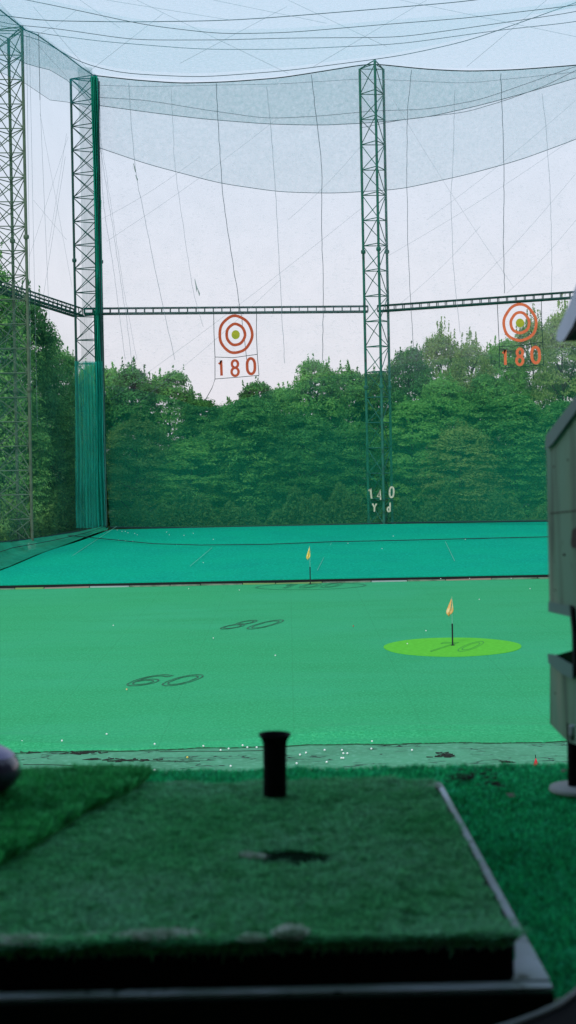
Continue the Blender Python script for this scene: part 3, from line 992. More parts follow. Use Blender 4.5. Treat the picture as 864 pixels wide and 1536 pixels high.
# ------------------------------------------------------------------ hanging targets
def target(cx, cy, rx, ry, d, mat, frame, digits, label, dz, seed):
    c = P(cx, cy, d)
    root = empty('distance_target', c, label, 'target', 'round 180 targets hanging under the trusses')
    px = d / F
    rr = random.Random(seed)
    wob = [rr.uniform(-.012, .012) for _ in range(8)]
    ca, sa = math.cos(-ROLL), math.sin(-ROLL)

    def loc(u, v):    # photo-pixel offsets in the target's own plane, metres
        u_, v_ = u * px, v * px
        return c + Vector((u_ * ca - v_ * sa, 0, u_ * sa + v_ * ca))
    for (k, w) in ((1.0, 4.2), (.60, 4.2)):
        pl = []
        for i in range(41):
            q = 2 * math.pi * i / 40 + math.pi / 2
            f = 1 + .06 * max(0, math.sin(q)) ** 8 + .016 * math.sin(3 * q + seed) + .010 * math.sin(7 * q + seed * 2)
            pl.append(((rx * k - w / 2 * 1) * f * math.cos(q), (ry * k - w / 2) * f * math.sin(q)))
        mb = MB(); ribbon(mb, pl, w, loc, (0, .03, 0)); mb.build('ring', mat, root)
    pl = [loc(rx * .235 * math.cos(2 * math.pi * i / 24), ry * .235 * math.sin(2 * math.pi * i / 24)) for i in range(24)]
    MB().prism(pl, (0, .03, 0)).build('bullseye', M['olive'], root)
    for ch, (x0, y0, x1, y1, tilt, lw) in zip('180', digits):
        mb = MB()
        W, H_ = x1 - x0, y1 - y0

        def f3(u, v):
            uu = (u - .5) * W; vv = (v - .5) * H_
            a = math.radians(tilt)
            return loc((x0 + x1) / 2 - cx + uu * math.cos(a) - vv * math.sin(a), cy - (y0 + y1) / 2 + uu * math.sin(a) + vv * math.cos(a))
        for gi_, pl in enumerate(GLYPH[ch]):
            # stroke width in glyph units is anisotropic: work in pixels instead
            pp = [((u - .5) * W, (v - .5) * H_) for u, v in pl]
            a = math.radians(tilt)
            g3 = lambda uu, vv: loc((x0 + x1) / 2 - cx + uu * math.cos(a) - vv * math.sin(a), cy - (y0 + y1) / 2 + uu * math.sin(a) + vv * math.cos(a))
            ribbon(mb, pp, lw, lambda uu, vv: g3(uu, vv) - Vector((0, .004 * gi_, 0)), (0, .03, 0))
        mb.build('digit', mat, root)
    fr = frame
    for k in range(len(fr)):
        pts_ = [P(x, y, d + .02) for x, y in fr[k]]
        MB().tube(pts_, .028, 5).build('rope', M['rope_dark'], root)
    return root


target(353.5, 502, 26.5, 29, 129.2, M['orange'],
       [[(320.5, 467), (321, 500), (322.5, 535), (322.5, 569)], [(385, 467), (384.5, 500), (386, 533), (388.5, 563)],
        [(322, 535.5), (350, 536.5), (386, 531.5)], [(322.5, 568.5), (355, 566), (388.5, 563)], [(322.5, 569), (318, 582), (308, 600)]],
       [(326.5, 539, 336.5, 565, 2, 3.9), (344, 539, 361, 565, 1, 3.8), (368, 536, 385, 562.5, 2, 4.2)],
       'red ringed target over the number 180, hanging clear of the trees near the corner', 0, 1)
dR = back_y(780) - .7
target(780, 484.5, 26.5, 28.5, dR, M['orange_b'],
       [[(746, 456), (747.5, 490), (749, 520), (749, 552)], [(812, 452), (812.5, 485), (814, 512), (815, 548)],
        [(748, 520), (785, 518), (814, 513)], [(750, 552), (785, 550), (815, 547)]],
       [(752, 523, 763, 549, 1, 4.2), (772, 521.5, 787.5, 548.5, -1, 4.2), (795, 519, 812, 546, 3, 4.4)],
       'bright orange ringed target over the number 180, hanging in front of the right trees', 0, 3)

# 140 Yd letters on the mid tower
sg = empty('distance_sign', P(572, 750, 128.2), 'cream letters reading 140 Yd fixed low on the lone tower', 'sign')
for ch, x0, y0, x1, y1, tilt, lw in (('1', 551, 731, 561, 749, 6, 2.6), ('4', 564.5, 733.5, 573.5, 750.5, 4, 2.2), ('0', 583, 729.5, 592, 747, -3, 2.6), ('Y', 557.5, 754.5, 566, 768, 0, 2.3), ('d', 579.5, 753.5, 587, 768, 0, 2.2)):
    W, H_ = x1 - x0, y1 - y0; mb = MB(); a = math.radians(tilt)
    g3 = lambda uu, vv: P((x0 + x1) / 2 + uu * math.cos(a) - vv * math.sin(a), (y0 + y1) / 2 - (uu * math.sin(a) + vv * math.cos(a)), 128.1)
    for gi_, pl in enumerate(GLYPH[ch]):
        ribbon(mb, [((u - .5) * W, (v - .5) * H_) for u, v in pl], lw, lambda uu, vv: g3(uu, vv) - Vector((0, .004 * gi_, 0)), (0, .03, 0))
    mb.build('letter', M['cream'], sg)
MB().tube([P(553, 751.5, 128.2), P(594, 750.5, 128.2)], .02, 4).build('wire', M['rope_dark'], sg)
MB().tube([P(575, 750, 128.2), P(575, 750, 129.2)], .02, 4).build('bracket', M['rope_dark'], sg)

# ------------------------------------------------------------------ bank behind the net
tag(MB().grid([[(-60, 128.6, zb - .25), (60, 122.0 if False else 128.6, zb - .25)], [(-60, 131, zb - .15), (60, 131, zb - .15)], [(-60, 170, zb + .3), (60, 170, zb + .3)], [(-60, 200, -.04), (60, 200, -.04)]]).build('bank_ground', M['grass']), kind='structure')
tag(MB().grid([[(-70, 90, .3), (-21.5, 96, .2)], [(-70, 110, 1.0), (-20.5, 112, .9)], [(-70, 135, zb - .2), (-17.8, 130, zb - .22)]]).build('side_bank_ground', M['grass']), kind='structure')


# ------------------------------------------------------------------ trees
def crown_mesh(name, seed, nclump, per, leaf, mat, top_sprigs=10, shape=1.0, low=.05):
    """unit crown: radius about 1 across, 0..1 tall (z is later scaled up)"""
    r = np.random.default_rng(seed)
    C = []; A = []
    for k in range(nclump):
        z = low + (1 - low) * r.random() ** .85
        # wide at the middle, narrower to the top
        prof = (math.sin(math.pi * min(1, (z * .82 + .16))) ** .55) * shape
        th = r.random() * 2 * math.pi
        rad = prof * (.50 + .48 * r.random() ** .5)
        cs = .18 + .18 * r.random()
        c = np.array([rad * math.cos(th), rad * math.sin(th), z])
        n = int(per * (cs / .28) ** 2)
        d = r.normal(size=(n, 3)); d /= np.linalg.norm(d, axis=1)[:, None]
        rr = r.random(n) ** .45
        p = d * rr[:, None]
        # flat, drooping shelf of leaves
        p[:, 2] = np.abs(p[:, 2]) * .75 - .55 * (p[:, 0] ** 2 + p[:, 1] ** 2) ** .5 * .6
        sc = np.array([cs, cs, cs * (.13 + .12 * r.random())])
        p = c + p * sc
        C.append(p)
        nn_ = d * .8 + np.array([0, 0, .9]) + r.normal(size=(n, 3)) * .45
        nn_[:, :2] += np.array([math.cos(th), math.sin(th)]) * .35
        A.append(nn_)
    for k in range(top_sprigs):   # upright shoots on the outline
        th = r.random() * 2 * math.pi; rad = r.random() ** .6 * .75 * shape
        z0 = .97 - .45 * rad ** 2
        n = 46; hh = .07 + .10 * r.random(); lx, ly = r.normal(size=2) * .07
        s = r.random(n)
        p = np.stack([rad * math.cos(th) + lx * s + r.normal(size=n) * .035 * (1.1 - s), rad * math.sin(th) + ly * s + r.normal(size=n) * .035 * (1.1 - s), z0 + hh * s], 1)
        C.append(p); A.append(r.normal(size=(n, 3)))
    Pn = np.concatenate(C); Nn = np.concatenate(A); Nn /= np.linalg.norm(Nn, axis=1)[:, None]
    n = len(Pn)
    up = r.normal(size=(n, 3)); up[:, 2] -= .5
    u = np.cross(Nn, up); u /= np.linalg.norm(u, axis=1)[:, None]
    v = np.cross(Nn, u)
    s = leaf * (.6 + .8 * r.random(n))[:, None]
    zs = np.array([1, 1, .25])       # keep leaves undistorted when z is stretched about 2x radius
    a = Pn + (-v * s) * zs; b = Pn + (u * s * .42 + Nn * s * .12) * zs; c = Pn + (v * s) * zs; d = Pn + (-u * s * .42 + Nn * s * .12) * zs
    V = np.stack([a, b, c, d], 1).reshape(-1, 3)
    me = bpy.data.meshes.new(name)
    me.vertices.add(len(V)); me.vertices.foreach_set('co', V.ravel())
    me.loops.add(n * 4); me.loops.foreach_set('vertex_index', np.arange(n * 4, dtype=np.int32))
    me.polygons.add(n); me.polygons.foreach_set('loop_start', np.arange(0, n * 4, 4, dtype=np.int32))
    me.update(calc_edges=True)
    me.materials.append(mat)
    return me


def trunk_mesh(name, seed):
    r = random.Random(seed)
    mb = MB()
    mb.tube([(0, 0, 0), (.02, .01, .3), (-.01, .02, .6), (.02, 0, .92)], [.055, .042, .028, .008], 8)
    for k in range(11):
        z = .12 + .07 * k; th = k * 2.4 + r.uniform(-.4, .4); L = .75 - .045 * k
        mb.tube([(0, 0, z), (L * .5 * math.cos(th), L * .5 * math.sin(th), z + .06), (L * math.cos(th), L * math.sin(th), z + .09 + r.uniform(0, .08))], [.02, .012, .004], 5)
    a = np.array(mb.v)
    me = bpy.data.meshes.new(name); me.from_pydata([tuple(q) for q in a], [], mb.f)
    me.materials.append(M['bark'])
    return me


CRM = [crown_mesh('crown_a', 1, 300, 110, .044, M['leaf'], 16), crown_mesh('crown_b', 2, 310, 105, .040, M['leaf'], 24),
       crown_mesh('crown_c', 3, 290, 120, .046, M['leaf'], 12), crown_mesh('crown_d', 4, 300, 85, .036, M['leaf_y'], 40, 1.0),
       crown_mesh('crown_e', 5, 330, 120, .034, M['leaf_s'], 14)]
TRM = [trunk_mesh('trunk_a', 1), trunk_mesh('trunk_b', 2)]


def tree(x, ytop, d, wpx, var, label, group, rz, zbase=None, fat=1.0):
    T = P(x, ytop, d)
    zb0 = (zb - .3) if zbase is None else zbase
    H = T.z - zb0
    R_ = wpx / 2 * d / F
    root = empty('leafy_tree', (T.x, d, zb0), label, 'tree', group)
    c = bpy.data.objects.new('crown', CRM[var]); COL.objects.link(c); c.parent = root
    c.scale = (R_, R_ * .95, H / 1.04); c.rotation_euler.z = rz
    t_ = bpy.data.objects.new('trunk', TRM[var % 2]); COL.objects.link(t_); t_.parent = root
    t_.scale = (R_, R_, H); t_.rotation_euler.z = rz * 1.3
    return root


GB = 'trees standing behind the back net'
GS = 'trees standing behind the left side net'
TREES = [
    # rear row, giving the skyline
    (150, 545, 152, 110, 1, 'green tree just right of the corner tower, its top level with the lower net edge'),
    (196, 548, 148, 100, 0, 'spiky topped green tree second from the corner tower'),
    (252, 556, 150, 104, 1, 'tree with pointed leafy shoots left of the first round target'),
    (302, 596, 147, 90, 2, 'lowest tree of the skyline, left below the first round target'),
    (344, 604, 152, 84, 0, 'low tree directly beneath the first round target'),
    (384, 572, 146, 88, 1, 'tree whose thin upright shoots reach the first number 180'),
    (425, 580, 151, 92, 2, 'rounded green tree right of the first number 180'),
    (472, 538, 147, 96, 1, 'tall pointed tree midway between the first target and the lone tower'),
    (520, 552, 150, 100, 0, 'dense green tree left of the lone tower'),
    (566, 556, 154, 90, 2, 'green tree seen through the lattice of the lone tower'),
    (612, 520, 148, 92, 1, 'tree just right of the lone tower, higher than its neighbour'),
    (660, 498, 153, 92, 3, 'airy yellowish tree between the lone tower and the second target'),
    (706, 512, 147, 90, 3, 'loose leafed pale tree left of the second round target'),
    (752, 508, 150, 90, 1, 'green tree below the left edge of the second round target'),
    (798, 480, 155, 92, 3, 'sparse yellow green tree showing through the second round target'),
    (842, 466, 148, 92, 3, 'tallest pale tree, right of the second target beside the lilac flap'),
    (900, 470, 150, 110, 1, 'green tree cut by the right edge behind the machine'),
    (965, 480, 150, 110, 0, 'green tree off to the right of the machine'),
    # front row, with lower rounded crowns
    (205, 630, 139, 120, 3, 'broad low tree with light green shelves of leaves beside the corner tower'),
    (285, 660, 138, 110, 0, 'low dark tree in the front row under the skyline gap'),
    (330, 628, 141, 100, 1, 'shaded front tree filling the dip under the first round target'),
    (664, 566, 142, 104, 0, 'dense front tree below the airy yellowish tree'),
    (735, 560, 143, 100, 1, 'dense front tree just left of the second number 180'),
    (372, 596, 139.5, 110, 2, 'large rounded front tree below the first number 180'),
    (455, 618, 138.5, 115, 0, 'front tree with dark hollows in the middle of the row'),
    (532, 632, 139, 105, 1, 'front tree whose right side passes behind the lone tower'),
    (618, 600, 140, 105, 2, 'front tree touching the right side of the lone tower'),
    (690, 640, 138, 125, 3, 'wide low front tree with bright horizontal sprays right of the lone tower'),
    (770, 590, 139.5, 120, 2, 'front tree below the second number 180'),
    (850, 600, 137, 120, 1, 'front tree partly hidden by the grey machine'),
    (930, 600, 139, 120, 0, 'front tree wholly right of the machine'),
]
for k, (x, y, d, w, v, lb) in enumerate(TREES):
    tree(x, y, d, w * 1.12, v, lb, GB, k * 1.7)
LEFT = [
    (-40, 375, 128, 190, 4, 'tallest dark tree at the left edge behind the outer tower', 0.6),
    (34, 440, 134, 130, 4, 'dark leafy tree between the two left towers, rising above the truss end', .9),
    (84, 515, 142, 110, 4, 'shorter dark tree left of the corner tower', 1.2),
    (-95, 480, 124, 170, 4, 'broad dark tree off to the left, behind and outside the outer tower', .6),
    (70, 590, 136, 120, 4, 'low dark tree filling the gap left of the corner tower', 1.2),
    (12, 560, 127, 130, 4, 'low dark tree directly behind the outer tower', .9),
    (122, 560, 146, 80, 4, 'narrow dark tree directly behind the corner tower', 1.6),
]
for k, (x, y, d, w, v, lb, zb_) in enumerate(LEFT):
    tree(x, y, d, w, v, lb, GS, k * 2.3 + .4, zb_)

# undergrowth: dense hedge-like mass along the net foot
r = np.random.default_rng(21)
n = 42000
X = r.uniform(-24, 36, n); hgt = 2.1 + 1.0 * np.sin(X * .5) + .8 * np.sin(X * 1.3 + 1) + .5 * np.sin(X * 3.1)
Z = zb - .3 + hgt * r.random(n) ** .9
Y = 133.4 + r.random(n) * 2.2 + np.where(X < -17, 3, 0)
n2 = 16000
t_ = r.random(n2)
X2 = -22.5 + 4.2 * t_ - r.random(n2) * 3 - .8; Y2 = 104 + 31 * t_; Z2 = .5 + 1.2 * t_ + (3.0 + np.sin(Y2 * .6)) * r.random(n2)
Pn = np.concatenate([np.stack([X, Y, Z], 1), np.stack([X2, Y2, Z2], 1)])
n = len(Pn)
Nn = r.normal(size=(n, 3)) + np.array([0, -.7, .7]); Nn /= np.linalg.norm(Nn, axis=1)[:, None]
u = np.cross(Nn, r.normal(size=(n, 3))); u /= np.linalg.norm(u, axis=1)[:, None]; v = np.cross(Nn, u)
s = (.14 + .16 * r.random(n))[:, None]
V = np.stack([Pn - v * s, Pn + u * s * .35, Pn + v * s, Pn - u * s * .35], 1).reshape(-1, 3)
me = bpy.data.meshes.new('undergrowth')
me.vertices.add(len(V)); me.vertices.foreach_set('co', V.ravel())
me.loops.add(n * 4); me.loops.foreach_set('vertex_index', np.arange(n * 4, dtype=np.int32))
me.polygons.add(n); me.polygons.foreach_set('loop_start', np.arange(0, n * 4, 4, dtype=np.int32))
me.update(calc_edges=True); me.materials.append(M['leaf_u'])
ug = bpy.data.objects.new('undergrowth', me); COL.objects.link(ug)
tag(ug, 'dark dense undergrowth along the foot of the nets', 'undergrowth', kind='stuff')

# ------------------------------------------------------------------ golf balls
BR = .029
bme = MB()
vs = []; fs = []
prof = [(.001, -1)] + [(math.cos(math.radians(a)), math.sin(math.radians(a))) for a in range(-75, 90, 15)] + [(.001, 1)]
bme.lathe([(a * BR, b_ * BR) for a, b_ in prof], (0, 0, 0), 14)
ball0 = bme.build('golf_ball', M['white'], smooth=True)
first = True


def ball(p, label, group, mat=None):
    global first
    if mat is not None:
        o = bpy.data.objects.new('golf_ball', ball0.data.copy()); o.data.materials[0] = mat; COL.objects.link(o)
    elif first:
        o = ball0; first = False
    else:
        o = ball0.copy(); COL.objects.link(o)
    o.location = p; tag(o, label, 'golf ball', group)
    return o


for x, y in ((27, 1115), (33, 1112), (56, 1115), (93, 1111), (232, 1116)):
    q = PZ(x, y, BR + .09); ball(q, 'white golf ball at the near left edge of the green sheet', 'balls along the near left sheet edge')
for x, y in ((305, 1119), (331, 1125), (343, 1123), (364, 1118), (371, 1121), (385, 1121), (346, 1149), (232, 1155)):
    ball(PZ(x, y, BR + .02), 'white golf ball by the sheet edge left of the black tee', 'balls left of the tee')
for x, y in ((445, 1145), (450, 1132), (459, 1129), (487, 1125), (490, 1143), (513, 1125), (515, 1130), (521, 1130), (512, 1137), (515, 1137), (557, 1123), (558, 1112), (618, 1125)):
    ball(PZ(x, y, BR + .02), 'white golf ball on the concrete strip right of the black tee', 'balls right of the tee')
ball(PZ(281, 1136, BR), 'single yellow golf ball on the concrete strip', None, M['yellow'])
ball(PZ(190, 1034, BR + .02), 'single orange ball just below the painted 60', None, M['flag'])
ball(PZ(530, 939, BR + .02), 'single red ball on the green sheet left of the lime disc', None, M['red'])
for x, y in ((170, 938), (283, 883), (320, 957), (359, 885), (413, 983), (160, 1101), (611, 965.5), (719, 899), (795, 883), (639, 946)):
    ball(PZ(x, y, BR + .02), 'white golf ball lying alone far out on the green sheet', 'balls scattered over the field')
for x, y in ((188, 798), (176, 796), (183, 798), (192, 800), (202, 801), (206, 803), (178, 811), (188, 812), (250, 799), (254, 803), (276, 804), (290, 801), (305, 845), (320, 810), (199, 813), (265, 818), (522, 816),
             (573, 824), (590, 805), (560, 812), (698, 810)):
    a, b_ = ang(x, y); d = 110.
    for _ in range(30):
        tt = max(0, min(1, (d - YS) / (YB - YS))); zz = .14 + BR + (zb - .10) * (tt ** .95)
        d = (zz - ZC) / b_
    ball(Vector((a * d, d, zz + .05)), 'white golf ball resting on the teal net slope', 'balls on the teal slope')
rr = random.Random(4)
for k in range(34):
    x = rr.choice([rr.uniform(0, 60), rr.uniform(400, 520), rr.uniform(60, 820)])
    ball(PZ(x, 870.5 + (432 - x) * .006 + rr.uniform(-.3, .5) - (x - 432) * .004, BR + .10), 'white golf ball lodged against the boards at the foot of the slope', 'balls along the slope boards')

# loose debris on the concrete
def debris(cx, cy, w, h, n, z, label, seed, mat='debris', sz=.065, pale=0):
    rr = random.Random(seed); c = PZ(cx, cy, z)
    mb = MB(); mp_ = MB()
    for k in range(n):
        p = PZ(cx + rr.gauss(0, w / 3), cy + rr.gauss(0, h / 3), z + .01)
        L = sz * rr.uniform(.5, 2.2)
        m_ = Matrix.Rotation(rr.uniform(-.5, .5), 3, 'Z') @ Matrix.Rotation(rr.uniform(-.2, .2), 3, 'Y')
        (mp_ if rr.random() < pale else mb).box(p, (L, sz * rr.uniform(.2, .5), sz * rr.uniform(.05, .2)), m_)
    if pale:
        root = empty('debris', c, label, 'debris')
        mb.build('fragments', M[mat], root); mp_.build('pale_fragments', M['debris_p'], root)
    else:
        tag(mb.build('debris', M[mat], origin=c), label, 'debris', kind='stuff')


debris(48, 1121, 20, 4, 46, 0, 'dark torn scraps with a pale fleck near the dark club head', 1, pale=.15)
debris(50, 1129, 12, 2, 12, 0, 'few dark scraps just below the torn pile', 2)
debris(122, 1129, 42, 4, 40, 0, 'row of dark broken scraps on the left of the strip', 3)
debris(135, 1139, 20, 2, 12, 0, 'thin dark scraps at the strip front', 4)
debris(190, 1140, 60, 3, 26, 0, 'line of dark scraps along the strip crack', 5)
debris(665, 1132, 22, 5, 30, 0, 'dark streak of scraps on the strip right of the tee', 6)
debris(762, 1143, 12, 2, 10, 0, 'small dark scraps left of the red marker', 7)
# long joints in the concrete
jt = empty('pavement_joint', PZ(150, 1147, 0), 'thin dark joint lines across the concrete strip', 'joint')
for a_, b_ in (((35, 1147), (180, 1150)), ((165, 1141), (300, 1142)), ((240, 1128), (395, 1126))):
    q0, q1 = PZ(a_[0], a_[1], .004), PZ(b_[0], b_[1], .004)
    MB().tube([q0, q0.lerp(q1, .3) + Vector((0, .05, 0)), q0.lerp(q1, .6) - Vector((0, .03, 0)), q1], .013, 4).build('joint_line', M['debris'], jt)

# ------------------------------------------------------------------ the bay
ZF = ZC - .405 * S            # turf floor level
ZM = ZC - .366 * S            # top of the hitting mat
YE = 1.86 * S                 # outer floor edge
bay = empty('range_building', (0, -2, 0), 'concrete driving range building whose bay shades the hitting mat', 'building')
MB().box((0, YE - 4.0, ZF - .42), (9, 4.0 - .01, .22)).build('floor_slab', M['concrete_bay'], bay)
MB().box((0, -3.1, ZF + 2.9), (9, 3.9, .12)).build('ceiling', M['concrete_bay'], bay)
MB().box((0, -4.0, ZF + 1.1), (9, .1, 1.3)).build('wall', M['concrete_bay'], bay)
for sx in (-3.2, 3.4):
    MB().box((sx, -1.0, ZF + 1.2), (.08, 2.9, 1.25)).build('partition', M['concrete_bay'], bay)
MB().box((0, -3, ZF - 4.5), (9, .2, 4.0)).build('wall', M['concrete_bay'], bay)
for sx in (-8, -3.2, 3.4, 8):
    MB().box((sx, YE - .5, ZF - 4.4), (.2, .2, 3.98)).build('column', M['concrete_bay'], bay)


for nm in ('mat_turf', 'floor_turf', 'patch_turf'):
    t = M[nm].node_tree; b = t.nodes['Principled BSDF']; o_ = t.nodes['Material Output']
    gi = t.nodes.new('ShaderNodeNewGeometry'); mr = t.nodes.new('ShaderNodeMapRange')
    mr.inputs[3].default_value = .30; mr.inputs[4].default_value = 1.75
    t.links.new(gi.outputs['Random Per Island'], mr.inputs[0])
    sc_ = t.nodes.new('ShaderNodeVectorMath'); sc_.operation = 'SCALE'
    t.links.new(b.inputs['Base Color'].links[0].from_socket, sc_.inputs[0]); t.links.new(mr.outputs[0], sc_.inputs['Scale'])
    mn = t.nodes.new('ShaderNodeVectorMath'); mn.operation = 'MINIMUM'; mn.inputs[1].default_value = (.9, .9, .9)
    t.links.new(sc_.outputs[0], mn.inputs[0]); t.links.new(mn.outputs[0], b.inputs['Base Color'])
    tl = t.nodes.new('ShaderNodeBsdfTranslucent'); ms = t.nodes.new('ShaderNodeMixShader'); ms.inputs[0].default_value = .5
    t.links.new(b.inputs['Base Color'].links[0].from_socket, tl.inputs[0])
    t.links.new(b.outputs[0], ms.inputs[1]); t.links.new(tl.outputs[0], ms.inputs[2]); t.links.new(ms.outputs[0], o_.inputs[0])


def vnoise(x, y, cell, seed):
    g = np.random.default_rng(seed).random((512, 512))
    fx, fy = x / cell + 200, y / cell + 200
    ix, iy = np.floor(fx).astype(int), np.floor(fy).astype(int)
    tx, ty = fx - ix, fy - iy
    tx = tx * tx * (3 - 2 * tx); ty = ty * ty * (3 - 2 * ty)
    G = lambda a, b: g[a % 512, b % 512]
    return (G(ix, iy) * (1 - tx) + G(ix + 1, iy) * tx) * (1 - ty) + (G(ix, iy + 1) * (1 - tx) + G(ix + 1, iy + 1) * tx) * ty


def blades(name, poly_fn, n, h, w, mat, seed, bounds, z0, zfn=None, lean=.35):
    r = np.random.default_rng(seed)
    x = r.uniform(bounds[0], bounds[1], n); y = r.uniform(bounds[2], bounds[3], n)
    k = poly_fn(x, y); x = x[k]; y = y[k]; n = len(x)
    z = np.full(n, z0) if zfn is None else zfn(x, y)
    th = r.random(n) * 2 * math.pi
    cl_ = vnoise(x, y, .011, seed) * .5 + vnoise(x, y, .028, seed + 1) * .5
    hh = h * (.5 + .5 * r.random(n)) * (.45 + 1.1 * cl_); l = lean * hh
    ux, uy = np.cos(th) * w / 2, np.sin(th) * w / 2
    dx_ = (vnoise(x, y, .017, seed + 2) - .5) * 2.2; dy_ = (vnoise(x, y, .017, seed + 3) - .5) * 2.2
    lx, ly = (r.normal(size=n) * .7 + dx_) * l, (r.normal(size=n) * .7 + dy_) * l
    V = np.stack([np.stack([x - ux, y - uy, z], 1), np.stack([x + ux, y + uy, z], 1),
                  np.stack([x + ux * .8 + lx * .5, y + uy * .8 + ly * .5, z + hh * .6], 1), np.stack([x - ux * .8 + lx * .5, y - uy * .8 + ly * .5, z + hh * .6], 1),
                  np.stack([x + lx * 1.3, y + ly * 1.3, z + hh], 1)], 1).reshape(-1, 3)
    me = bpy.data.meshes.new(name)
    base = np.arange(n)[:, None] * 5
    quads = (base + np.array([0, 1, 2, 3])); tris = base + np.array([3, 2, 4])
    idx = np.concatenate([quads, tris], 1).ravel().astype(np.int32)
    st = (np.arange(n)[:, None] * 7 + np.array([0, 4])).ravel().astype(np.int32)
    me.vertices.add(len(V)); me.vertices.foreach_set('co', V.ravel())
    me.loops.add(len(idx)); me.loops.foreach_set('vertex_index', idx)
    me.polygons.add(len(st)); me.polygons.foreach_set('loop_start', st)
    me.update(calc_edges=True); me.materials.append(mat)
    o = bpy.data.objects.new(name, me); COL.objects.link(o)
    return o


# geometry of the mat
MXR = .203; MXL = -.75 * S
mxr = lambda y: np.interp(y, [PZ(775, 1403, ZM).y, PZ(652, 1172, ZM).y], [PZ(775, 1403, ZM).x, PZ(652, 1172, ZM).x])
MYF = PZ(432, 1402, ZM).y; MYB = PZ(432, 1169, ZM).y
RXo = PZ(831, 1487, ZF).x; RXi = RXo - .02; RXb = PZ(665, 1184, ZF).x
RYF = PZ(432, 1492, ZF).y; RYI = PZ(432, 1484, ZF).y; RYB = PZ(665, 1176, ZF).y
rxo = lambda y: RXo + (RXb - RXo) * (y - RYI) / (RYB - RYI)
FL = lambda x, y: ~((x > MXL) & (x < rxo(y)) & (y < RYB) & (y > RYF - .0)) & (y > RYF - .02)
flo = MB().add([(-3.1, RYF - 0, ZF - .008), (3.3, RYF - 0, ZF - .008), (3.3, YE, ZF - .008), (-3.1, YE, ZF - .008)], [(0, 1, 2, 3)])
flo.add([(-3.1, YE, ZF - .008), (3.3, YE, ZF - .008), (3.3, YE, ZF - .02), (-3.1, YE, ZF - .02)], [(0, 1, 2, 3)])
tag(flo.build('floor', M['floor_turf']), kind='structure')
low = MB().box((0, RYF - 1.5, ZF - .16), (3.1, 1.5 - .002, .03))
tag(low.build('lower_floor', material('dark low floor', (.004, .014, .008, 1), .95, noise=[(8, (.004, .02, .01, 1), .4, .7, 4)])), kind='structure')
b0 = blades('turf_pile', FL, 250000, .0085, .0023, M['floor_turf'], 3, (-.9, 1.1, RYF, YE + .002), ZF - .008)
tag(b0, 'teal green artificial turf pile covering the bay floor', 'turf', kind='stuff')

hm = empty('hitting_mat', (-.2, MYF, ZF), 'worn green hitting mat in a pale tray, in front of the camera', 'hitting mat')
mb = MB().prism([(MXL, MYF, ZF - .004), (float(mxr(MYF)), MYF, ZF - .004), (float(mxr(MYB)), MYB, ZF - .004), (MXL, MYB, ZF - .004)], (0, 0, ZM - ZF - .004))
mb.build('foam_base', M['rubber'], hm, bevel=.004)
rs = np.random.default_rng(9)
hole = PZ(430, 1281, ZM)
hl = PZ(378, 1280, ZM).x; hr = PZ(515, 1280, ZM).x
hole_y0, hole_y1 = PZ(432, 1294, ZM).y, PZ(432, 1272, ZM).y


def in_mat(x, y):
    ok = (x > MXL) & (x < mxr(y) - .002 + .002 * np.sin(y * 60)) & (y < MYB + .006 * np.sin(x * 23) + .004 * np.sin(x * 71)) & (y > MYF)
    hx = (x - (hl + hr) / 2) / ((hr - hl) / 2); cy = (hole_y0 + hole_y1) / 2 - .006 * hx; hy = (y - cy) / ((hole_y1 - hole_y0) / 2 * 1.12 * (1 - .5 * np.clip(hx, 0, 1)))
    return ok & ~((hx ** 2 + hy ** 2) < 1)


pb = blades('pile', in_mat, 320000, .0075, .0017, M['mat_turf'], 5, (-.62, MXR, MYF, MYB + .01), ZM - .006, lean=.9)
pb.parent = hm; pb.location = -hm.location
# long fibres at the front lip
pb = blades('fringe', lambda x, y: x > -9, 26000, .012, .0018, M['mat_turf'], 6, (-.62, MXR, MYF - .004, MYF + .006), ZM - .010, lean=.9)
pb.parent = hm; pb.location = -hm.location
# pile curling over the front lip
lip_ = MB(); rl = np.random.default_rng(12)
for k in range(15000):
    x_ = rl.uniform(-.5, MXR - .004); z_ = ZM - .003 - .009 * rl.random() ** 1.6
    L_ = .004 + .004 * rl.random()
    a_ = Vector((x_, MYF + .001, z_)); b_ = a_ + Vector((rl.normal() * .003, -L_ * (.5 + .5 * rl.random()), L_ * rl.normal() * .5 - .001))
    s_ = Vector((.0009, 0, .0003 * rl.normal()))
    lip_.add([a_ - s_, a_ + s_, b_ + s_ * .5, b_ - s_ * .5], [(0, 1, 2, 3)])
lip_.build('front_lip_pile', M['mat_turf'], hm)
# torn slot: a dark plate carries the shade of its depth
pts_ = []
for k in range(28):
    q = 2 * math.pi * k / 28
    pts_.append(Vector(((hl + hr) / 2 + (hr - hl) / 2 * 1.02 * math.cos(q), (hole_y0 + hole_y1) / 2 - .006 * math.cos(q) + (hole_y1 - hole_y0) * .60 * math.sin(q) * (1 - .4 * max(0, math.cos(q))), ZM - .0075)))
MB().prism(pts_, (0, 0, .001)).build('torn_slot', M['hole'], hm)


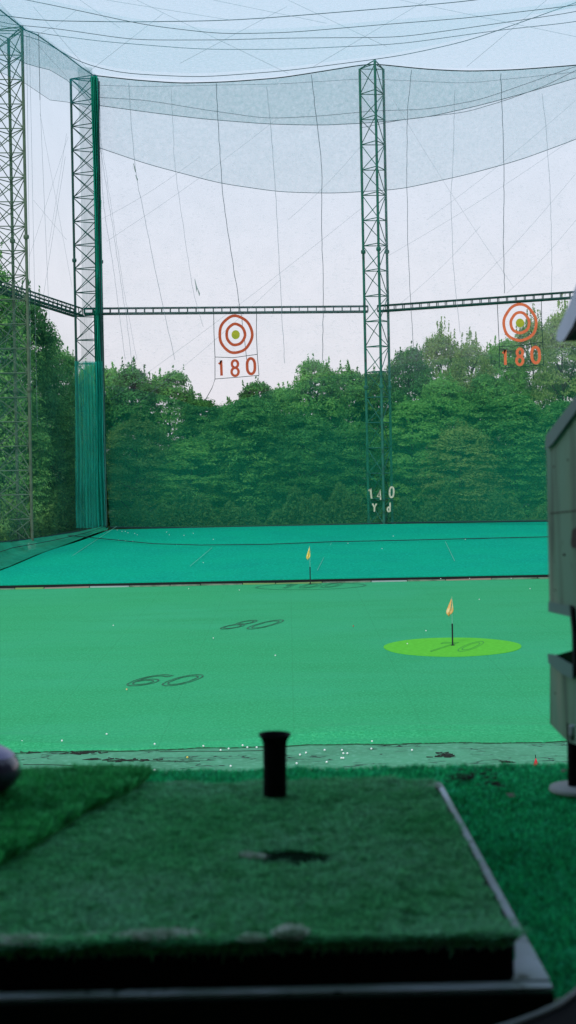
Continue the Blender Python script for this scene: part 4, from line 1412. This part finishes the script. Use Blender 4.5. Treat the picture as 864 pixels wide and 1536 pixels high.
def tuft(name, x, y, w, h, d_, mat, seed, n=900, parent=None, z=ZM):
    c = PZ(x, y, z); rr = np.random.default_rng(seed)
    th = rr.random(n) * 2 * math.pi; rad = rr.random(n) ** .6
    cx = c.x + rad * np.cos(th) * w; cy = c.y + rad * np.sin(th) * d_
    V = []; Fc = []
    mb = MB()
    for i in range(n):
        k = math.sqrt(max(0, 1 - rad[i] ** 2)); L = h * .55 * (.3 + .9 * k)
        a = Vector((cx[i], cy[i], z - .003)); b_ = a + Vector((rr.normal() * L * .5, rr.normal() * L * .5, L * (.4 + .6 * rr.random())))
        s_ = Vector((rr.normal(), rr.normal(), rr.normal() * .3)).normalized() * .0010
        mb.add([a - s_, a + s_, b_ + s_ * .5, b_ - s_ * .5], [(0, 1, 2, 3)])
    return mb.build(name, mat, parent)


for k, (x, y, w, h, d_) in enumerate(((240, 1402, .034 * S, .013, .012), (20, 1408, .045 * S, .010, .012), (436, 1400, .012 * S, .016, .012), (378, 1404, .012 * S, .007, .01), (150, 1400, .02 * S, .004, .01))):
    tuft('frayed_patch', x, y, w, h, d_, M['fuzz'], 30 + k, 1100, hm)
for k, (x, y, w, h) in enumerate(((370, 1282, .006 * S, .010), (384, 1284, .008 * S, .010), (268, 1172, .018 * S, .002), (635, 1172, .02 * S, .003), (650, 1176, .012, .004))):
    tuft('frayed_patch', x, y, w, h, .006 if y > 1200 else .012, M['fuzz'], 50 + k, 420, hm)
# tray rim: front bar, right bar with wider front corner
rim = MB()
rim.prism([(MXL, RYF, ZF - .001), (RXo, RYF, ZF - .001), (RXo, RYI, ZF - .001), (RXi - .012, RYI + .004, ZF - .001), (MXL, RYI, ZF - .001)], (0, 0, .003))
rim.build('front_rim', M['metal_rim'], hm)
rng_ = random.Random(2)
inner = []; n_ = 40
for k in range(n_ + 1):
    t_ = k / n_
    y = RYI + .003 + (RYB - RYI - .003) * t_
    w = .0070 + .0200 * math.exp(-(t_ / .10) ** 2) + .0007 * math.sin(k * 1.3) + rng_.uniform(-.0012, .0012)
    inner.append((rxo(y) - w * S, y))
outer = [(RXo, RYI + .003), (rxo(RYB - .02), RYB - .02), (RXb - .003, RYB)]
rim = MB().prism([Vector((x, y, ZF - .012)) for x, y in outer] + [Vector((x, y, ZF - .012)) for x, y in reversed(inner)], (0, 0, .0155))
rim.build('side_rim', M['metal_rim'], hm)
MB().prism([(MXL, RYF + .002, ZF - .02), (RXo - .002, RYF + .002, ZF - .02), (RXb - .002, RYB, ZF - .02), (MXL, RYB, ZF - .02)], (0, 0, .007)).build('tray', M['black_rail'], hm)
MB().box(((MXL + RXo) / 2, RYF - .003, ZF - .075), ((RXo - MXL) / 2, .0025, .073)).build('tray_face', material('dark tray side', (.006, .014, .010, 1), .9, spec=.1), hm)

# left deep pile turf lying on the mat
ZP = ZM + .008
E = [PZ(x, y, ZP) for x, y in ((224, 1157), (212, 1168), (196, 1180), (168, 1193), (130, 1210), (95, 1232), (60, 1256), (0, 1288), (-120, 1340), (-260, 1400))]
ex = np.array([p.x for p in E][::-1]); ey = np.array([p.y for p in E][::-1])


def in_patch(x, y):
    return (x < E[0].x + .004 * np.sin(y * 90)) & (y > np.interp(x, ex, ey) + .003 * np.sin(x * 80)) & (y < PZ(100, 1158, ZP).y)


pt = empty('turf_patch', (-.4, 2.0, ZM), 'deep green thick pile turf piece lying over the left side of the hitting mat', 'turf piece')
poly = [Vector((p.x, p.y, ZM - .0005)) for p in E] + [Vector((-.9, E[-1].y, ZM - .0005)), Vector((-.9, PZ(100, 1158, ZP).y, ZM - .0005)), Vector((E[0].x - .003, PZ(100, 1158, ZP).y, ZM - .0005))]
MB().prism(poly, (0, 0, .004)).build('backing', M['patch_turf'], pt)
pb = blades('pile', in_patch, 190000, .017, .0024, M['patch_turf'], 8, (-.72, E[0].x + .01, ey.min(), PZ(100, 1158, ZP).y), ZM + .003, lean=.55)
pb.parent = pt; pb.location = -pt.location

# rubber tee
tb = PZ(412.5, 1193, ZM + .0)
dT = tb.y
k_ = dT / F
te = empty('rubber_tee', tb, 'black hollow rubber tee standing upright on the mat', 'golf tee')
prof = [(17.2, -4), (17.6, 0), (17.4, 40), (17.8, 76), (18.8, 82), (21.5, 87), (24.2, 90.5), (24.2, 92.5), (21.0, 92), (18, 84), (14.5, 60), (14, 30)]
MB().lathe([(a * k_, b_ * k_) for a, b_ in prof], tb, 40, Matrix.Rotation(math.radians(.9), 3, 'Y')).build('tube', M['rubber'], te, smooth=True)
MB().lathe([(27 * k_, -7 * k_), (27 * k_, -4.5 * k_), (17 * k_, -3.5 * k_)], tb, 32).build('flange', M['rubber'], te)

# scraps on the turf behind the mat
def scraps(x, y, n, w, mat, label, seed, z=ZF + .003, h=.8):
    rr = random.Random(seed); mb = MB(); c = PZ(x, y, z)
    for k in range(n):
        p = PZ(x + rr.gauss(0, w / 2.5), y + rr.gauss(0, h * 3), z)
        mb.box(p, (rr.uniform(.0015, .006), rr.uniform(.0006, .0016), rr.uniform(.0004, .001)), Matrix.Rotation(rr.uniform(-.9, .9), 3, 'Z') @ Matrix.Rotation(rr.uniform(-.3, .3), 3, 'Y'))
    tag(mb.build('turf_scraps', M[mat], origin=c), label, 'scraps', kind='stuff')


scraps(700, 1164, 42, 50, 'debris', 'dark crumbs behind the right corner of the mat', 3, h=1.6)
scraps(745, 1176, 12, 30, 'debris', 'sparse dark crumbs right of the crumb pile', 5, h=.7)
scraps(767, 1192, 5, 5, 'debris_p', 'pale crumb on the floor turf', 4, h=.3)
scraps(846, 1157, 4, 3, 'debris_p', 'pale crumb near the machine base', 6, h=.3)

# ------------------------------------------------------------------ golf club head at the left edge
zp = ZM + .012
cl = empty('golf_club', PZ(-20, 1192, zp), 'dark glossy driver head with a pale purple top resting on the left turf', 'golf club')
c0 = PZ(-42, 1196, zp); d0 = c0.y; k0 = d0 / F
prof = []
hd = MB(); tp = MB()
rows = []; rt = []
cx_, cz_ = P(-42, 1153, d0).x, P(-42, 1153, d0).z
for i in range(17):
    th = math.pi * i / 16
    row = []
    for j in range(33):
        ph_ = 2 * math.pi * j / 32
        nx = math.sin(th) * math.cos(ph_); ny = math.sin(th) * math.sin(ph_); nz = math.cos(th)
        f = lambda v_: math.copysign(abs(v_) ** .8, v_)
        row.append(Vector((cx_ + f(nx) * 73 * k0, d0 + f(ny) * 60 * k0 * .9, cz_ + f(nz) * (40 if nz > 0 else 40) * k0 - (8 * k0 * abs(nx) if nz > 0 else 0))))
    rows.append(row)
tp.grid(rows[:6]); hd.grid(rows[5:])
hd.build('head', M['club'], cl, smooth=True)
tp.build('crown', M['club_top'], cl, smooth=True)  # upper rows of the head carry the painted highlight
p0 = Vector((cx_ - 60 * k0, d0, cz_ + 20 * k0))
MB().tube([p0, p0 + Vector((-.03, -.02, .06))], [.009, .007], 12).build('hosel', M['club'], cl, smooth=True)
MB().tube([p0 + Vector((-.03, -.02, .06)), p0 + Vector((-.46, -.36, .92))], [.0055, .0075], 10).build('shaft', M['chrome'], cl, smooth=True)
MB().tube([p0 + Vector((-.46, -.36, .92)), p0 + Vector((-.56, -.44, 1.12))], [.011, .014], 12).build('grip', M['rubber'], cl, smooth=True)

# ------------------------------------------------------------------ grey machine on the right
XB = .318 * S
mc = empty('ball_dispenser', PX(858, 1192, XB), 'weathered grey green metal ball dispenser standing at the right edge', 'ball dispenser')


def bx(x, y, X=XB):
    return PX(x, y, X)


prof = [(819.5, 660), (821.5, 760), (824.5, 905), (854.5, 914), (858, 950), (859, 985), (857.5, 1014), (846, 1010), (825.5, 985), (825.5, 1083), (838, 1096), (850, 1108), (862, 1113), (900, 1122), (960, 1140), (960, 520), (864, 611)]
poly = [bx(x, y) for x, y in prof]
MB().prism(poly, (.24, 0, 0)).build('housing', M['box_paint'], mc, bevel=.003)
# cap strip over the sloping top
cap = [bx(x, y, XB - .006) for x, y in ((816.5, 684), (817.5, 660), (864, 597), (962, 486), (962, 500), (864, 612), (824, 664))]
cap = [bx(x, y, XB - .006) for x, y in ((818, 672), (819, 655), (864, 596), (962, 480), (962, 505), (864, 614), (828, 664))]
MB().prism(cap, (.26, 0, 0)).build('cap', M['box_cap'], mc, bevel=.002)
# lips round the notch
lip = [bx(x, y, XB - .004) for x, y in ((822.5, 904), (856, 911), (857, 924), (822.5, 916))]
MB().prism(lip, (.25, 0, 0)).build('notch_lip', M['box_cap'], mc, bevel=.0015)
lip = [bx(x, y, XB - .006) for x, y in ((821.5, 983), (823, 992), (845, 1007), (858.5, 1016), (857.5, 1006), (836, 993), (823, 983))]
lip = [bx(x, y, XB - .006) for x, y in ((821.5, 982), (822.5, 993), (842, 1009), (858.5, 1017), (858, 999), (841, 989), (830, 983))]
MB().prism(lip, (.25, 0, 0)).build('notch_lip', M['box_cap'], mc, bevel=.0015)
MB().prism([bx(x, y, XB - .002) for x, y in ((833, 983), (857, 976), (858, 1000))], (.24, 0, 0)).build('dark_slot', M['hole'], mc)  # black wedge stands in for the shaded interior of the notch
MB().prism([bx(x, y, XB - .005) for x, y in ((854, 908), (858, 912), (862, 960), (862, 1010), (858, 1018), (858.5, 985), (858, 945))], (.01, 0, 0)).build('notch_edge', M['rubber'], mc)
MB().prism([bx(x, y, XB - .003) for x, y in ((856, 815), (858, 795), (866, 790), (866, 822), (858, 822))], (.004, 0, 0)).build('rust_patch', M['rust'], mc)
MB().lathe([(.0016, -.001), (.0016, .002)], bx(845.5, 832, XB - .003), 8, Matrix.Rotation(math.radians(90), 3, 'Y')).build('rivet', M['rust'], mc)
for rx_, ry_ in ((831, 700), (833, 885), (833, 1040), (852, 690)):
    MB().lathe([(.0001, .0012), (.0013, .0009), (.0015, 0)], bx(rx_, ry_, XB - .0005), 10, Matrix.Rotation(math.radians(-90), 3, 'Y')).build('screw_head', M['rust'], mc)
MB().tube([bx(826, 770, XB - .0003), bx(900, 762, XB - .0003)], .0009, 5).build('panel_seam', M['rust'], mc)
MB().tube([bx(858, 1088, XB - .008), bx(858, 1110, XB - .008)], .004, 8).build('hinge_pin', M['metal_rim'], mc)
lb_ = bx(862, 1192, XB + .008)
lt_ = bx(860, 1105, XB + .008)
MB().tube([Vector((lb_.x, lb_.y, ZF)), Vector((lb_.x, lb_.y, lt_.z + .02))], .0075 * S, 14).build('leg', M['rubber'], mc, smooth=True)
cz = PZ(868, 1193, ZF)
MB().lathe([(.033 * S, 0), (.034 * S, .002), (.033 * S, .006), (.010 * S, .008)], Vector((lb_.x + .006, lb_.y, ZF - .001)), 36).build('base_plate', M['concrete_bay'], mc, smooth=False)
lg2 = lb_ + Vector((.2, -.35, 0))
MB().tube([Vector((lg2.x, lg2.y, ZF)), Vector((lg2.x, lg2.y, lt_.z + .02))], .0075 * S, 14).build('leg', M['rubber'], mc, smooth=True)
# lilac flap on an arm above
fl_ = [(835, 508), (836, 498), (852, 462), (868, 420), (900, 350), (905, 372), (872, 456), (858, 488), (846, 508), (840, 511)]
MB().prism([bx(x, y, XB) for x, y in fl_], (.05, 0, 0)).build('flap', M['lilac'], mc, bevel=.002)
fd = [(841, 511), (847, 508), (859, 489), (872, 459), (880, 465), (866, 492), (848, 512)]
MB().prism([bx(x, y, XB + .001) for x, y in fd], (.05, 0, 0)).build('flap_seal', M['rubber'], mc)  # dark strip along the lower edge of the flap
arm0 = bx(902, 360, XB + .03); arm1 = bx(905, 560, XB + .03)
MB().tube([arm0, arm1], .012, 10).build('arm', M['rubber'], mc)

# black rubber sheet with a pale bead along its curved edge, bottom right
zr = ZF + .022
ea = [PZ(x, y, zr) for x, y in ((940, 1395), (900, 1450), (864, 1488), (838, 1507), (808, 1521), (771, 1535), (720, 1551), (640, 1568), (560, 1580))]
rsht = empty('rubber_sheet', ea[2], 'black rubber sheet with a pale curved edge at the bottom right corner', 'rubber sheet')
poly = ea + [Vector((ea[-1].x, .55, zr)), Vector((.75, .55, zr)), Vector((.75, ea[0].y, zr))]
MB().prism([p - Vector((0, 0, .012)) for p in poly], (0, 0, .010)).build('sheet', M['rubber'], rsht)
MB().tube(ea, .0026, 8).build('edge_bead', M['bucket_rim'], rsht, smooth=True)
